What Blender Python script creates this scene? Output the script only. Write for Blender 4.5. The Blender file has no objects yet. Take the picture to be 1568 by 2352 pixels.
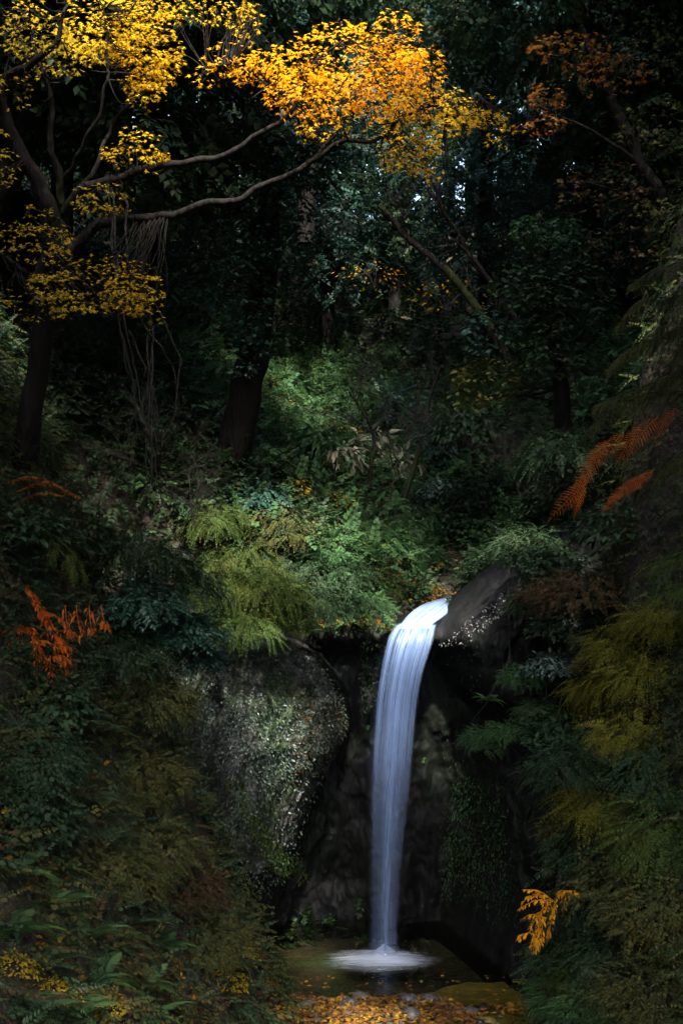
import bpy, math, random
import numpy as np

rng = np.random.default_rng(11)
random.seed(11)
scene = bpy.context.scene
COL = scene.collection
F, CX, CY, CAMZ = 2900.0, 784.0, 1176.0, 7.1
R = math.radians


def P(px, py, Y):
    """Point of the place that stands Y metres from the viewer along the given sight line."""
    return np.array([(px - CX) / F * Y, Y, CAMZ + (CY - py) / F * Y])


# ------------------------------------------------------------------ noise
_lat = np.random.default_rng(3).random((64, 64, 64))


def vnoise(x, y, z):
    x, y, z = np.broadcast_arrays(np.asarray(x, float), np.asarray(y, float), np.asarray(z, float))
    xi, yi, zi = np.floor(x).astype(int), np.floor(y).astype(int), np.floor(z).astype(int)
    fx, fy, fz = x - xi, y - yi, z - zi
    fx, fy, fz = [t * t * (3 - 2 * t) for t in (fx, fy, fz)]
    g = lambda a, b, c: _lat[(xi + a) % 64, (yi + b) % 64, (zi + c) % 64]
    l = lambda a, b, t: a + (b - a) * t
    return l(l(l(g(0, 0, 0), g(1, 0, 0), fx), l(g(0, 1, 0), g(1, 1, 0), fx), fy),
             l(l(g(0, 0, 1), g(1, 0, 1), fx), l(g(0, 1, 1), g(1, 1, 1), fx), fy), fz) * 2 - 1


def fbm(x, y, z, o=4):
    s, a, t = 0, 1.0, 0
    x, y, z = np.asarray(x, float), np.asarray(y, float), np.asarray(z, float)
    for k in range(o):
        s = s + a * vnoise(x * 2 ** k + 7.3 * k, y * 2 ** k + 3.1 * k, z * 2 ** k + 11.7 * k)
        t += a
        a *= .5
    return s / t


def sstep(a, b, x):
    t = np.clip((np.asarray(x, float) - a) / (b - a), 0, 1)
    return t * t * (3 - 2 * t)


def norm(v):
    v = np.asarray(v, float)
    return v / np.maximum(np.linalg.norm(v, axis=-1, keepdims=True), 1e-9)


# ------------------------------------------------------------------ mesh helpers
def link(o):
    COL.objects.link(o)
    return o


class MB:
    """Collects vertices and faces and links them as one mesh."""

    def __init__(self):
        self.V, self.L, self.T, self.n, self.UV = [], [], [], 0, []

    def add(self, V, Fc):
        V = np.asarray(V, float).reshape(-1, 3)
        Fc = np.asarray(Fc, int)
        self.V.append(V)
        self.L.append((Fc + self.n).ravel())
        self.T.append(np.full(len(Fc), Fc.shape[1]))
        self.n += len(V)
        return self

    def data(self, name, smooth=False):
        me = bpy.data.meshes.new(name)
        V = np.concatenate(self.V)
        L = np.concatenate(self.L)
        T = np.concatenate(self.T)
        me.vertices.add(len(V))
        me.vertices.foreach_set('co', V.astype(np.float32).ravel())
        me.loops.add(len(L))
        me.loops.foreach_set('vertex_index', L.astype(np.int32))
        me.polygons.add(len(T))
        me.polygons.foreach_set('loop_start', np.concatenate([[0], np.cumsum(T)[:-1]]).astype(np.int32))
        me.update(calc_edges=True)
        if smooth:
            me.polygons.foreach_set('use_smooth', np.ones(len(T), bool))
        return me

    def build(self, name, mat, parent=None, smooth=False):
        me = self.data(name, smooth)
        me.materials.append(mat)
        return mobj(name, me, parent)


def mobj(name, me, parent=None):
    o = link(bpy.data.objects.new(name, me))
    o.parent = parent
    return o


def empty(name, loc=(0, 0, 0), rz=0.0, sc=1.0):
    o = link(bpy.data.objects.new(name, None))
    o.location = [float(v) for v in loc]
    o.rotation_euler = (0, 0, rz)
    o.scale = (sc, sc, sc)
    o.empty_display_size = .1
    return o


def tag(o, label=None, cat=None, group=None, kind=None):
    for k, v in (('label', label), ('category', cat), ('group', group), ('kind', kind)):
        if v:
            o[k] = v
    return o


def dup(root, loc, rot=(0, 0, 0), sc=1.0, shapes=None):
    r = link(root.copy())
    r.location = [float(v) for v in loc]
    r.rotation_euler = rot
    r.scale = (sc, sc, sc) if np.isscalar(sc) else sc
    for ch in list(root.children):
        c = link(ch.copy())
        c.parent = r
        for g in ch.children:
            d = link(g.copy())
            d.parent = c
    return r


def frames(d, n, s):
    y = norm(d)
    x = norm(np.cross(y, n))
    z = np.cross(x, y)
    s = np.broadcast_to(np.asarray(s, float), (len(y),))[:, None]
    return np.stack([x * s, y * s, z * s], axis=-1)


def scatter(mb, tmpl, M, T):
    TV, TF = tmpl
    k = len(TV)
    V = np.einsum('nij,kj->nki', M, TV) + T[:, None, :]
    for Fc in (TF if isinstance(TF, list) else [TF]):
        Fn = (Fc[None] + (np.arange(len(T)) * k)[:, None, None]).reshape(-1, Fc.shape[1])
        mb2n = mb.n
        mb.L.append((Fn + mb2n).ravel())
        mb.T.append(np.full(len(Fn), Fc.shape[1]))
    mb.V.append(V.reshape(-1, 3))
    mb.n += len(T) * k
    return mb


def crom(pts, m=6):
    pts = np.asarray(pts, float)
    if len(pts) < 3:
        t = np.linspace(0, 1, m + 1)[:, None]
        return pts[0] * (1 - t) + pts[-1] * t
    p = np.vstack([2 * pts[0] - pts[1], pts, 2 * pts[-1] - pts[-2]])
    out = []
    for i in range(1, len(p) - 2):
        for k in range(m):
            t = k / m
            a, b, c, d = p[i - 1], p[i], p[i + 1], p[i + 2]
            out.append(.5 * (2 * b + (c - a) * t + (2 * a - 5 * b + 4 * c - d) * t * t + (3 * b - a - 3 * c + d) * t ** 3))
    out.append(pts[-1])
    return np.array(out)


def tube(mb, pts, r0, r1=None, sides=7, m=5, wob=.0, power=1.0):
    c = crom(pts, m)
    n = len(c)
    r1 = r0 * .4 if r1 is None else r1
    r = r1 + (r0 - r1) * (1 - np.linspace(0, 1, n)) ** power
    if wob:
        c = c + np.stack([fbm(c[:, 0] * 3 + k * 9, c[:, 1] * 3, c[:, 2] * 3, 2) for k in range(3)], 1) * wob
    t = norm(np.gradient(c, axis=0))
    ref = np.array([.31, .17, .93]) if abs(t[:, 2]).mean() < .8 else np.array([.95, .2, .1])
    a = norm(np.cross(t, ref))
    b = np.cross(t, a)
    th = np.linspace(0, 2 * math.pi, sides, endpoint=False)
    rr = r[:, None] * np.ones((1, sides))
    if wob:
        rr = rr * (1 + .18 * fbm(np.cos(th)[None] * 1.5 + c[:, :1], np.sin(th)[None] * 1.5 + c[:, 1:2], c[:, 2:3] * 2, 3))
    V = c[:, None] + rr[..., None] * (np.cos(th)[None, :, None] * a[:, None] + np.sin(th)[None, :, None] * b[:, None])
    i, j = np.meshgrid(np.arange(n - 1), np.arange(sides), indexing='ij')
    j2 = (j + 1) % sides
    Fc = np.stack([i * sides + j, i * sides + j2, (i + 1) * sides + j2, (i + 1) * sides + j], -1).reshape(-1, 4)
    mb.add(V.reshape(-1, 3), Fc)
    return c


def twigs(mb, p, d, L, r, depth, spread=.5, droop=0.0, nb=3):
    """Recursive bare twigs; returns the tips."""
    tips = []
    d = norm(d)
    bend = rng.normal(0, .18, 3)
    pts = [p, p + d * L * .5 + bend * L * .3, p + d * L + bend * L * .4 - np.array([0, 0, droop * L])]
    c = tube(mb, pts, r, r * .45, sides=4 if r < .02 else 6, m=4)
    tips.append(c[-1])
    if depth > 0:
        for k in range(nb):
            q = c[int(len(c) * rng.uniform(.3, .95)) - 1]
            dd = norm(d + rng.normal(0, spread, 3))
            tips += twigs(mb, q, dd, L * rng.uniform(.45, .7), r * .5, depth - 1, spread, droop, nb)
    return tips


def grid_faces(nu, nv):
    i, j = np.meshgrid(np.arange(nu - 1), np.arange(nv - 1), indexing='ij')
    return np.stack([i * nv + j, (i + 1) * nv + j, (i + 1) * nv + j + 1, i * nv + j + 1], -1).reshape(-1, 4)


# ------------------------------------------------------------------ leaf templates (y is the leaf axis, z its face)
def T_leaf(w=.28, fold=.06, droop=.1):
    V = np.array([(0, 0, 0), (w, .45, fold), (0, 1, -droop), (-w, .45, fold)], float)
    return V, np.array([(0, 1, 2), (0, 2, 3)])


def T_oval(w=.24, fold=.04, droop=.15):
    V = np.array([(0, 0, 0), (w * .8, .22, fold), (w, .55, fold), (0, 1, -droop), (-w, .55, fold), (-w * .8, .22, fold), (0, .5, -.01)], float)
    return V, np.array([(0, 1, 6), (1, 2, 6), (2, 3, 6), (3, 4, 6), (4, 5, 6), (5, 0, 6)])


def T_maple():
    V = [(0, .12, 0)]
    for a, r in ((-100, .42), (-78, .16), (-52, .62), (-28, .24), (0, .88), (28, .24), (52, .62), (78, .16), (100, .42)):
        V.append((math.sin(R(a)) * r, .12 + math.cos(R(a)) * r, -.10 * r))
    return np.array(V), np.array([(0, k, k + 1) for k in range(1, 9)])


def T_spray(pairs=5, w=.3, leaf=.36, droop=.25, ang=55, lw=None, tip=True, taper=.45):
    """A leafy twig one unit long: leaves in pairs along a drooping axis."""
    lv, lf = T_leaf(w)
    mb = MB()
    D, N, S, T = [], [], [], []
    for k in range(pairs):
        u = .12 + .82 * k / max(pairs - 1, 1)
        for s in (-1, 1):
            a = R(ang) * s
            D.append((math.sin(a), math.cos(a), -.25))
            N.append((.1 * s, 0, 1))
            S.append(leaf * (1 - taper * u))
            T.append((0, u + rng.uniform(-.03, .03), -droop * u * u))
    if tip:
        D.append((0, 1, -.4)); N.append((0, .3, 1)); S.append(leaf * .7); T.append((0, .97, -droop))
    scatter(mb, (lv, lf), frames(np.array(D), np.array(N), np.array(S)), np.array(T))
    return np.concatenate(mb.V), np.concatenate(mb.L).reshape(-1, 3)


def T_frond(pairs=20, droop=.55, width=.3, pw=1.0):
    """A fern frond one unit long: narrow toothed pinnae either side of an arching rachis."""
    mb = MB()
    u = np.linspace(.10, .98, pairs)
    lv = np.array([(0, 0, 0), (.085, .25, .0), (.06, .5, -.02), (.05, .75, -.05), (0, 1, -.12), (-.05, .75, -.05), (-.06, .5, -.02), (-.085, .25, 0)], float)
    lv = lv * np.array([pw, 1, 1])
    lf = np.array([(0, 1, 2, 7), (7, 2, 3, 6), (6, 3, 4, 5)])
    lf = np.array([(0, 1, 2, 6), (0, 6, 7, 7), (6, 2, 3, 5), (5, 3, 4, 4)])
    lf3 = np.array([(0, 1, 7), (1, 2, 7), (2, 6, 7), (2, 3, 6), (3, 5, 6), (3, 4, 5)])
    D, N, S, T = [], [], [], []
    for k, t in enumerate(u):
        prof = width * (math.sin(math.pi * min(t * .92 + .12, 1)) ** .8) + .02
        for s in (-1, 1):
            a = R(72 - 22 * t) * s
            D.append((math.sin(a), math.cos(a), -.2 + rng.uniform(-.08, .08)))
            N.append((.12 * s, -.2, 1))
            S.append(prof)
            T.append((0, t * (1 - .12 * t), .25 * t - (droop + .25) * t * t))
    scatter(mb, (lv, lf3), frames(np.array(D), np.array(N), np.array(S)), np.array(T))
    t = np.linspace(0, 1, 8)
    rach = np.stack([0 * t, t * (1 - .12 * t), .25 * t - (droop + .25) * t * t], 1)
    m2 = MB()
    tube(m2, rach, .010, .004, sides=3, m=1)
    V = np.concatenate(mb.V)
    L = np.concatenate(mb.L).reshape(-1, 3)
    V2 = np.concatenate(m2.V)
    L2 = np.concatenate(m2.L).reshape(-1, 4)
    L2 = np.concatenate([L2[:, [0, 1, 2]], L2[:, [0, 2, 3]]]) + len(V)
    return np.concatenate([V, V2]), np.concatenate([L, L2])


LEAF, OVAL, MAPLE = T_leaf(), T_oval(), T_maple()
NARROW = T_leaf(.13, .03, .25)
SPRAY = T_spray()
SPRAY_FINE = T_spray(9, .22, .26, .3, 62)
SPRAY_WIDE = T_spray(4, .38, .42, .2, 50)
SPRAY_BLADE = T_spray(4, .13, .6, .35, 35)
SPRAY_MED = T_spray(8, .24, .25, .3, 60, taper=.6)
SPRAY_LACE = T_spray(15, .2, .17, .35, 66, taper=.65)
SPRAY_OPEN = T_spray(7, .17, .24, .35, 48, taper=.6)
FRONDS = [T_frond(20, .5, .26), T_frond(17, .75, .3), T_frond(22, .35, .24)]


# ------------------------------------------------------------------ materials
def nt(name):
    m = bpy.data.materials.new(name)
    m.use_nodes = True
    t = m.node_tree
    t.nodes.clear()
    return m, t.nodes, t.links


def ramp(ns, stops, mode='LINEAR'):
    r = ns.new('ShaderNodeValToRGB')
    cr = r.color_ramp
    cr.interpolation = mode
    while len(cr.elements) < len(stops):
        cr.elements.new(.5)
    for e, (p, c) in zip(cr.elements, stops):
        e.position = p
        e.color = (*c, 1) if len(c) == 3 else c
    return r


def leaf_mat(name, cols, rough=.45, transl=.35, spec=.4, tint=None, vary=.12):
    """Leaf colour by leaf (random per island), by plant (object random) and by patch (noise)."""
    m, ns, ln = nt(name)
    g = ns.new('ShaderNodeNewGeometry')
    st = [(i / max(len(cols) - 1, 1), c) for i, c in enumerate(cols)]
    rp = ramp(ns, st)
    nz = ns.new('ShaderNodeTexNoise')
    nz.inputs['Scale'].default_value = 1.7
    ln.new(g.outputs['Position'], nz.inputs['Vector'])
    mx = ns.new('ShaderNodeMath'); mx.operation = 'MULTIPLY_ADD'
    mx.inputs[1].default_value = .75
    ln.new(g.outputs['Random Per Island'], mx.inputs[0])
    m2 = ns.new('ShaderNodeMath'); m2.operation = 'MULTIPLY_ADD'
    m2.inputs[1].default_value = 1.2; m2.inputs[2].default_value = -.475
    ln.new(nz.outputs['Fac'], m2.inputs[0])
    ln.new(m2.outputs[0], mx.inputs[2])
    ln.new(mx.outputs[0], rp.inputs['Fac'])
    oi = ns.new('ShaderNodeObjectInfo')
    hs = ns.new('ShaderNodeHueSaturation')
    mr = ns.new('ShaderNodeMapRange')
    mr.inputs['To Min'].default_value = 1 - vary * 2
    mr.inputs['To Max'].default_value = 1 + vary * 2
    ln.new(oi.outputs['Random'], mr.inputs['Value'])
    ln.new(mr.outputs[0], hs.inputs['Value'])
    ln.new(rp.outputs['Color'], hs.inputs['Color'])
    b = ns.new('ShaderNodeBsdfPrincipled')
    b.inputs['Roughness'].default_value = min(.85, rough + .15)
    b.inputs['Specular IOR Level'].default_value = spec * .45
    ln.new(hs.outputs['Color'], b.inputs['Base Color'])
    t = ns.new('ShaderNodeBsdfTranslucent')
    ln.new(hs.outputs['Color'], t.inputs['Color'])
    mix = ns.new('ShaderNodeMixShader')
    mix.inputs[0].default_value = transl
    ln.new(b.outputs[0], mix.inputs[1]); ln.new(t.outputs[0], mix.inputs[2])
    o = ns.new('ShaderNodeOutputMaterial')
    ln.new(mix.outputs[0], o.inputs['Surface'])
    return m


def surf_mat(name, stops, scale=3, rough=(.5, .9), bump=.3, bscale=20, stretch=(1, 1, 1), moss=None, moss_amt=.5, spec=.4, bdist=.05):
    m, ns, ln = nt(name)
    g = ns.new('ShaderNodeNewGeometry')
    mp = ns.new('ShaderNodeMapping')
    mp.inputs['Scale'].default_value = stretch
    ln.new(g.outputs['Position'], mp.inputs['Vector'])
    n1 = ns.new('ShaderNodeTexNoise'); n1.inputs['Scale'].default_value = scale; n1.inputs['Detail'].default_value = 8
    n1.inputs['Roughness'].default_value = .65
    ln.new(mp.outputs[0], n1.inputs['Vector'])
    rp = ramp(ns, stops)
    ln.new(n1.outputs['Fac'], rp.inputs['Fac'])
    n2 = ns.new('ShaderNodeTexNoise'); n2.inputs['Scale'].default_value = bscale; n2.inputs['Detail'].default_value = 6
    ln.new(mp.outputs[0], n2.inputs['Vector'])
    vo = ns.new('ShaderNodeTexVoronoi'); vo.inputs['Scale'].default_value = bscale * .7
    ln.new(mp.outputs[0], vo.inputs['Vector'])
    ad = ns.new('ShaderNodeMath'); ad.operation = 'ADD'
    ln.new(n2.outputs['Fac'], ad.inputs[0]); ln.new(vo.outputs['Distance'], ad.inputs[1])
    bp = ns.new('ShaderNodeBump'); bp.inputs['Strength'].default_value = bump; bp.inputs['Distance'].default_value = bdist
    ln.new(ad.outputs[0], bp.inputs['Height'])
    b = ns.new('ShaderNodeBsdfPrincipled')
    b.inputs['Specular IOR Level'].default_value = spec
    col = rp.outputs['Color']
    if moss:
        n3 = ns.new('ShaderNodeTexNoise'); n3.inputs['Scale'].default_value = .9; n3.inputs['Detail'].default_value = 7
        ln.new(g.outputs['Position'], n3.inputs['Vector'])
        r3 = ramp(ns, [(.62 - moss_amt * .35, (0, 0, 0)), (.78 - moss_amt * .35, (1, 1, 1))])
        ln.new(n3.outputs['Fac'], r3.inputs['Fac'])
        mc = ramp(ns, [(.3, moss[0]), (.7, moss[1])])
        ln.new(n2.outputs['Fac'], mc.inputs['Fac'])
        mi = ns.new('ShaderNodeMix'); mi.data_type = 'RGBA'
        ln.new(r3.outputs['Color'], mi.inputs[0]); ln.new(col, mi.inputs[6]); ln.new(mc.outputs['Color'], mi.inputs[7])
        col = mi.outputs[2]
    ln.new(col, b.inputs['Base Color'])
    mr = ns.new('ShaderNodeMapRange')
    mr.inputs['From Min'].default_value = .3; mr.inputs['From Max'].default_value = .7
    mr.inputs['To Min'].default_value = rough[0]; mr.inputs['To Max'].default_value = rough[1]
    ln.new(n1.outputs['Fac'], mr.inputs['Value']); ln.new(mr.outputs[0], b.inputs['Roughness'])
    ln.new(bp.outputs[0], b.inputs['Normal'])
    o = ns.new('ShaderNodeOutputMaterial')
    ln.new(b.outputs[0], o.inputs['Surface'])
    return m


M = {}
M['yellow'] = leaf_mat('maple_yellow', [(.60, .33, .012), (.75, .44, .016), (.82, .54, .025), (.62, .48, .04)], .5, .55, .25, vary=.05)
M['amber'] = leaf_mat('maple_amber', [(.66, .26, .008), (.82, .37, .010), (.86, .46, .014), (.76, .31, .01)], .5, .55, .25, vary=.05)
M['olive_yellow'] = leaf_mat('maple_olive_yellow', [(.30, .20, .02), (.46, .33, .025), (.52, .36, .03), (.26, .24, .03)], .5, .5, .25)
M['russet'] = leaf_mat('maple_russet', [(.13, .032, .008), (.19, .06, .010), (.18, .09, .012), (.11, .04, .008)], .5, .5, .25)
M['evergreen'] = leaf_mat('evergreen_leaf', [(.012, .035, .028), (.02, .06, .04), (.03, .075, .05), (.045, .085, .05)], .28, .18, .6)
M['ochre'] = leaf_mat('ochre_leaf', [(.085, .11, .02), (.16, .165, .024), (.24, .205, .025), (.14, .15, .028)], .5, .45, .3)
M['moss_green'] = leaf_mat('moss_green', [(.06, .11, .025), (.10, .17, .035), (.13, .19, .05), (.09, .14, .03)], .6, .3, .2)
M['ridge_glint'] = leaf_mat('wet_glint', [(.06, .06, .055), (.12, .12, .115), (.24, .23, .22), (.10, .11, .08)], .25, .1, .7)  # pale specks put the ridge's lit sparkle into the colour
M['deep_green'] = leaf_mat('deep_green_leaf', [(.012, .03, .013), (.022, .048, .018), (.03, .06, .024), (.045, .055, .02)], .4, .3, .45)
M['fresh_green'] = leaf_mat('fresh_green_leaf', [(.03, .08, .03), (.05, .12, .045), (.06, .13, .04), (.09, .12, .03)], .42, .4, .4)
M['lime'] = leaf_mat('yellow_green_leaf', [(.04, .078, .02), (.06, .105, .024), (.082, .115, .025), (.10, .092, .018)], .5, .45, .3)
M['olive'] = leaf_mat('olive_leaf', [(.026, .034, .012), (.045, .055, .018), (.07, .075, .02), (.10, .08, .02)], .5, .35, .35)
M['brown'] = leaf_mat('brown_leaf', [(.03, .02, .012), (.06, .04, .02), (.09, .05, .02), (.05, .05, .02)], .6, .3, .3)
M['rust_fern'] = leaf_mat('rust_fern', [(.22, .045, .012), (.48, .085, .010), (.54, .16, .014), (.34, .09, .014)], .55, .45, .25)
M['gold_fern'] = leaf_mat('gold_fern', [(.55, .22, .012), (.70, .32, .015), (.75, .38, .015), (.60, .26, .015)], .55, .45, .25)
M['pale'] = leaf_mat('pale_blade', [(.10, .14, .07), (.25, .28, .18), (.45, .42, .32), (.5, .42, .3)], .4, .35, .45)
M['sheen'] = leaf_mat('sheen_leaf', [(.03, .06, .045), (.06, .11, .08), (.12, .18, .14), (.22, .28, .24)], .25, .2, .7)
M['moss_leaf'] = leaf_mat('rock_plant_leaf', [(.02, .035, .025), (.045, .075, .055), (.10, .14, .11), (.26, .30, .25)], .2, .2, .8)
M['litter'] = leaf_mat('fallen_leaf', [(.08, .036, .016), (.26, .12, .018), (.40, .235, .022), (.21, .065, .018), (.11, .07, .04)], .5, .3, .35)
M['litter_dark'] = leaf_mat('fallen_leaf_brown', [(.05, .028, .014), (.12, .06, .02), (.20, .11, .025), (.09, .05, .03)], .5, .3, .35)
M['bark'] = surf_mat('bark', [(.3, (.012, .010, .008)), (.55, (.026, .021, .017)), (.75, (.045, .039, .032))], 6, (.7, .95), .6, 18, (1, 1, .25), ((.03, .04, .012), (.06, .075, .02)), .35, .15)
M['bark_wet'] = surf_mat('bark_wet', [(.3, (.004, .0035, .003)), (.55, (.009, .0075, .006)), (.75, (.02, .017, .014))], 6, (.6, .9), .6, 18, (1, 1, .25), ((.007, .009, .004), (.018, .022, .007)), .2, .12)
M['bark_grey'] = surf_mat('bark_grey', [(.3, (.03, .026, .023)), (.55, (.075, .064, .055)), (.75, (.13, .115, .10))], 6, (.7, .95), .6, 18, (1, 1, .3), ((.03, .045, .015), (.06, .08, .025)), .2)
M['twig'] = surf_mat('twig', [(.3, (.014, .012, .010)), (.7, (.045, .038, .033))], 8, (.6, .9), .3, 30)
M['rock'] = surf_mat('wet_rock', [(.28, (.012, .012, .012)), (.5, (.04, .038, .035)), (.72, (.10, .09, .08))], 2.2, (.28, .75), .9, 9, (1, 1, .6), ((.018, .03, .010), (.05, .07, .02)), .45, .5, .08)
M['rock_dark'] = surf_mat('wet_shaded_rock', [(.3, (.004, .004, .005)), (.5, (.006, .006, .006)), (.72, (.012, .011, .011))], 2.2, (.45, .85), .3, 8, (1, 1, .3), ((.003, .005, .003), (.006, .009, .004)), .4, .15, .08)  # near-black colour holds soaked stone and the painted shade of the hollow
M['soil'] = surf_mat('soil', [(.3, (.012, .009, .006)), (.55, (.03, .022, .014)), (.75, (.06, .042, .02))], 3, (.7, .95), .8, 16, (1, 1, 1), ((.012, .02, .008), (.03, .045, .015)), .4)
M['pebble'] = surf_mat('pebble', [(.3, (.03, .027, .025)), (.55, (.07, .065, .06)), (.75, (.13, .12, .115))], 2.5, (.25, .6), .2, 40)
M['bed'] = surf_mat('pool_bed', [(.3, (.10, .07, .012)), (.5, (.24, .17, .03)), (.72, (.36, .27, .07))], 1.6, (.6, .9), .3, 20)


def deep_dim(m):
    """Dimming of deep water painted into the sandy, leafy bed: colour by its depth."""
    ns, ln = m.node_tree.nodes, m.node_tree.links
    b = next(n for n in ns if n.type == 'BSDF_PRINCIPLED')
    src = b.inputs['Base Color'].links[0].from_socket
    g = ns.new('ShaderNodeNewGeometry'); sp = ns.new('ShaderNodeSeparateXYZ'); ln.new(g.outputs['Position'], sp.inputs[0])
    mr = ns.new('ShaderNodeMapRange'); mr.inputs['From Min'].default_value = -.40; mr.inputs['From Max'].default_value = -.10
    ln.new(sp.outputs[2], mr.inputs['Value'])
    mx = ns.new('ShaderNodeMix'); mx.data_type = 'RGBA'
    mx.inputs[6].default_value = (.012, .022, .016, 1)  # dark teal stands for light lost in deep water
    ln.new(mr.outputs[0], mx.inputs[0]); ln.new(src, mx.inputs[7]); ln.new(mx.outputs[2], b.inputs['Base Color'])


deep_dim(M['bed'])


def water_mat():
    m, ns, ln = nt('pool_water')
    tr = ns.new('ShaderNodeBsdfTransparent'); tr.inputs['Color'].default_value = (.88, .90, .70, 1)
    gl = ns.new('ShaderNodeBsdfGlossy'); gl.inputs['Roughness'].default_value = .15
    gl.inputs['Color'].default_value = (.95, .97, 1, 1)
    g = ns.new('ShaderNodeNewGeometry')
    mp = ns.new('ShaderNodeMapping'); mp.inputs['Scale'].default_value = (.5, 4, 1)
    ln.new(g.outputs['Position'], mp.inputs['Vector'])
    nz = ns.new('ShaderNodeTexNoise'); nz.inputs['Scale'].default_value = 2.5; nz.inputs['Detail'].default_value = 3
    ln.new(mp.outputs[0], nz.inputs['Vector'])
    bp = ns.new('ShaderNodeBump'); bp.inputs['Strength'].default_value = .12; bp.inputs['Distance'].default_value = .05
    ln.new(nz.outputs['Fac'], bp.inputs['Height'])
    ln.new(bp.outputs[0], gl.inputs['Normal'])
    fr = ns.new('ShaderNodeFresnel'); fr.inputs['IOR'].default_value = 1.45
    mx = ns.new('ShaderNodeMixShader')
    ln.new(fr.outputs[0], mx.inputs[0]); ln.new(tr.outputs[0], mx.inputs[1]); ln.new(gl.outputs[0], mx.inputs[2])
    o = ns.new('ShaderNodeOutputMaterial')
    ln.new(mx.outputs[0], o.inputs['Surface'])
    return m


def fall_mat(name, su, sv, lo, hi, edge=.12, fade=None, base=(.46, .64, 1.0), seed=0.0):  # blue base puts skylight into the colour of white water
    """White water: streaks run along the flow (v), thin towards the sides of the sheet (u)."""
    m, ns, ln = nt(name)
    uv = ns.new('ShaderNodeUVMap')
    sp = ns.new('ShaderNodeSeparateXYZ')
    ln.new(uv.outputs[0], sp.inputs[0])
    mp = ns.new('ShaderNodeMapping'); mp.inputs['Scale'].default_value = (su, sv, 1); mp.inputs['Location'].default_value = (seed, seed, seed)
    ln.new(uv.outputs[0], mp.inputs['Vector'])
    nz = ns.new('ShaderNodeTexNoise'); nz.inputs['Scale'].default_value = 1; nz.inputs['Detail'].default_value = 5; nz.inputs['Roughness'].default_value = .6
    ln.new(mp.outputs[0], nz.inputs['Vector'])
    st = ns.new('ShaderNodeMapRange'); st.interpolation_type = 'SMOOTHSTEP'
    st.inputs['From Min'].default_value = .36; st.inputs['From Max'].default_value = .64
    st.inputs['To Min'].default_value = lo; st.inputs['To Max'].default_value = hi
    ln.new(nz.outputs['Fac'], st.inputs['Value'])

    def mr(src, a, b, c, d):
        n = ns.new('ShaderNodeMapRange'); n.interpolation_type = 'SMOOTHSTEP'
        for k, v in zip(('From Min', 'From Max', 'To Min', 'To Max'), (a, b, c, d)):
            n.inputs[k].default_value = v
        ln.new(src, n.inputs['Value'])
        return n.outputs[0]

    def mul(a, b):
        n = ns.new('ShaderNodeMath'); n.operation = 'MULTIPLY'; n.use_clamp = True
        ln.new(a, n.inputs[0]); ln.new(b, n.inputs[1])
        return n.outputs[0]
    al = mul(st.outputs[0], mul(mr(sp.outputs[0], 0, edge, 0, 1), mr(sp.outputs[0], 1 - edge, 1, 1, 0)))
    for f in fade or []:
        al = mul(al, mr(sp.outputs[1], *f))
    d = ns.new('ShaderNodeBsdfPrincipled')
    d.inputs['Base Color'].default_value = (*base, 1); d.inputs['Roughness'].default_value = .35
    t = ns.new('ShaderNodeBsdfTranslucent'); t.inputs['Color'].default_value = (*base, 1)
    m1 = ns.new('ShaderNodeMixShader'); m1.inputs[0].default_value = .5
    ln.new(d.outputs[0], m1.inputs[1]); ln.new(t.outputs[0], m1.inputs[2])
    tr = ns.new('ShaderNodeBsdfTransparent')
    m2 = ns.new('ShaderNodeMixShader')
    ln.new(al, m2.inputs[0]); ln.new(tr.outputs[0], m2.inputs[1]); ln.new(m1.outputs[0], m2.inputs[2])
    o = ns.new('ShaderNodeOutputMaterial')
    ln.new(m2.outputs[0], o.inputs['Surface'])
    return m


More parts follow.
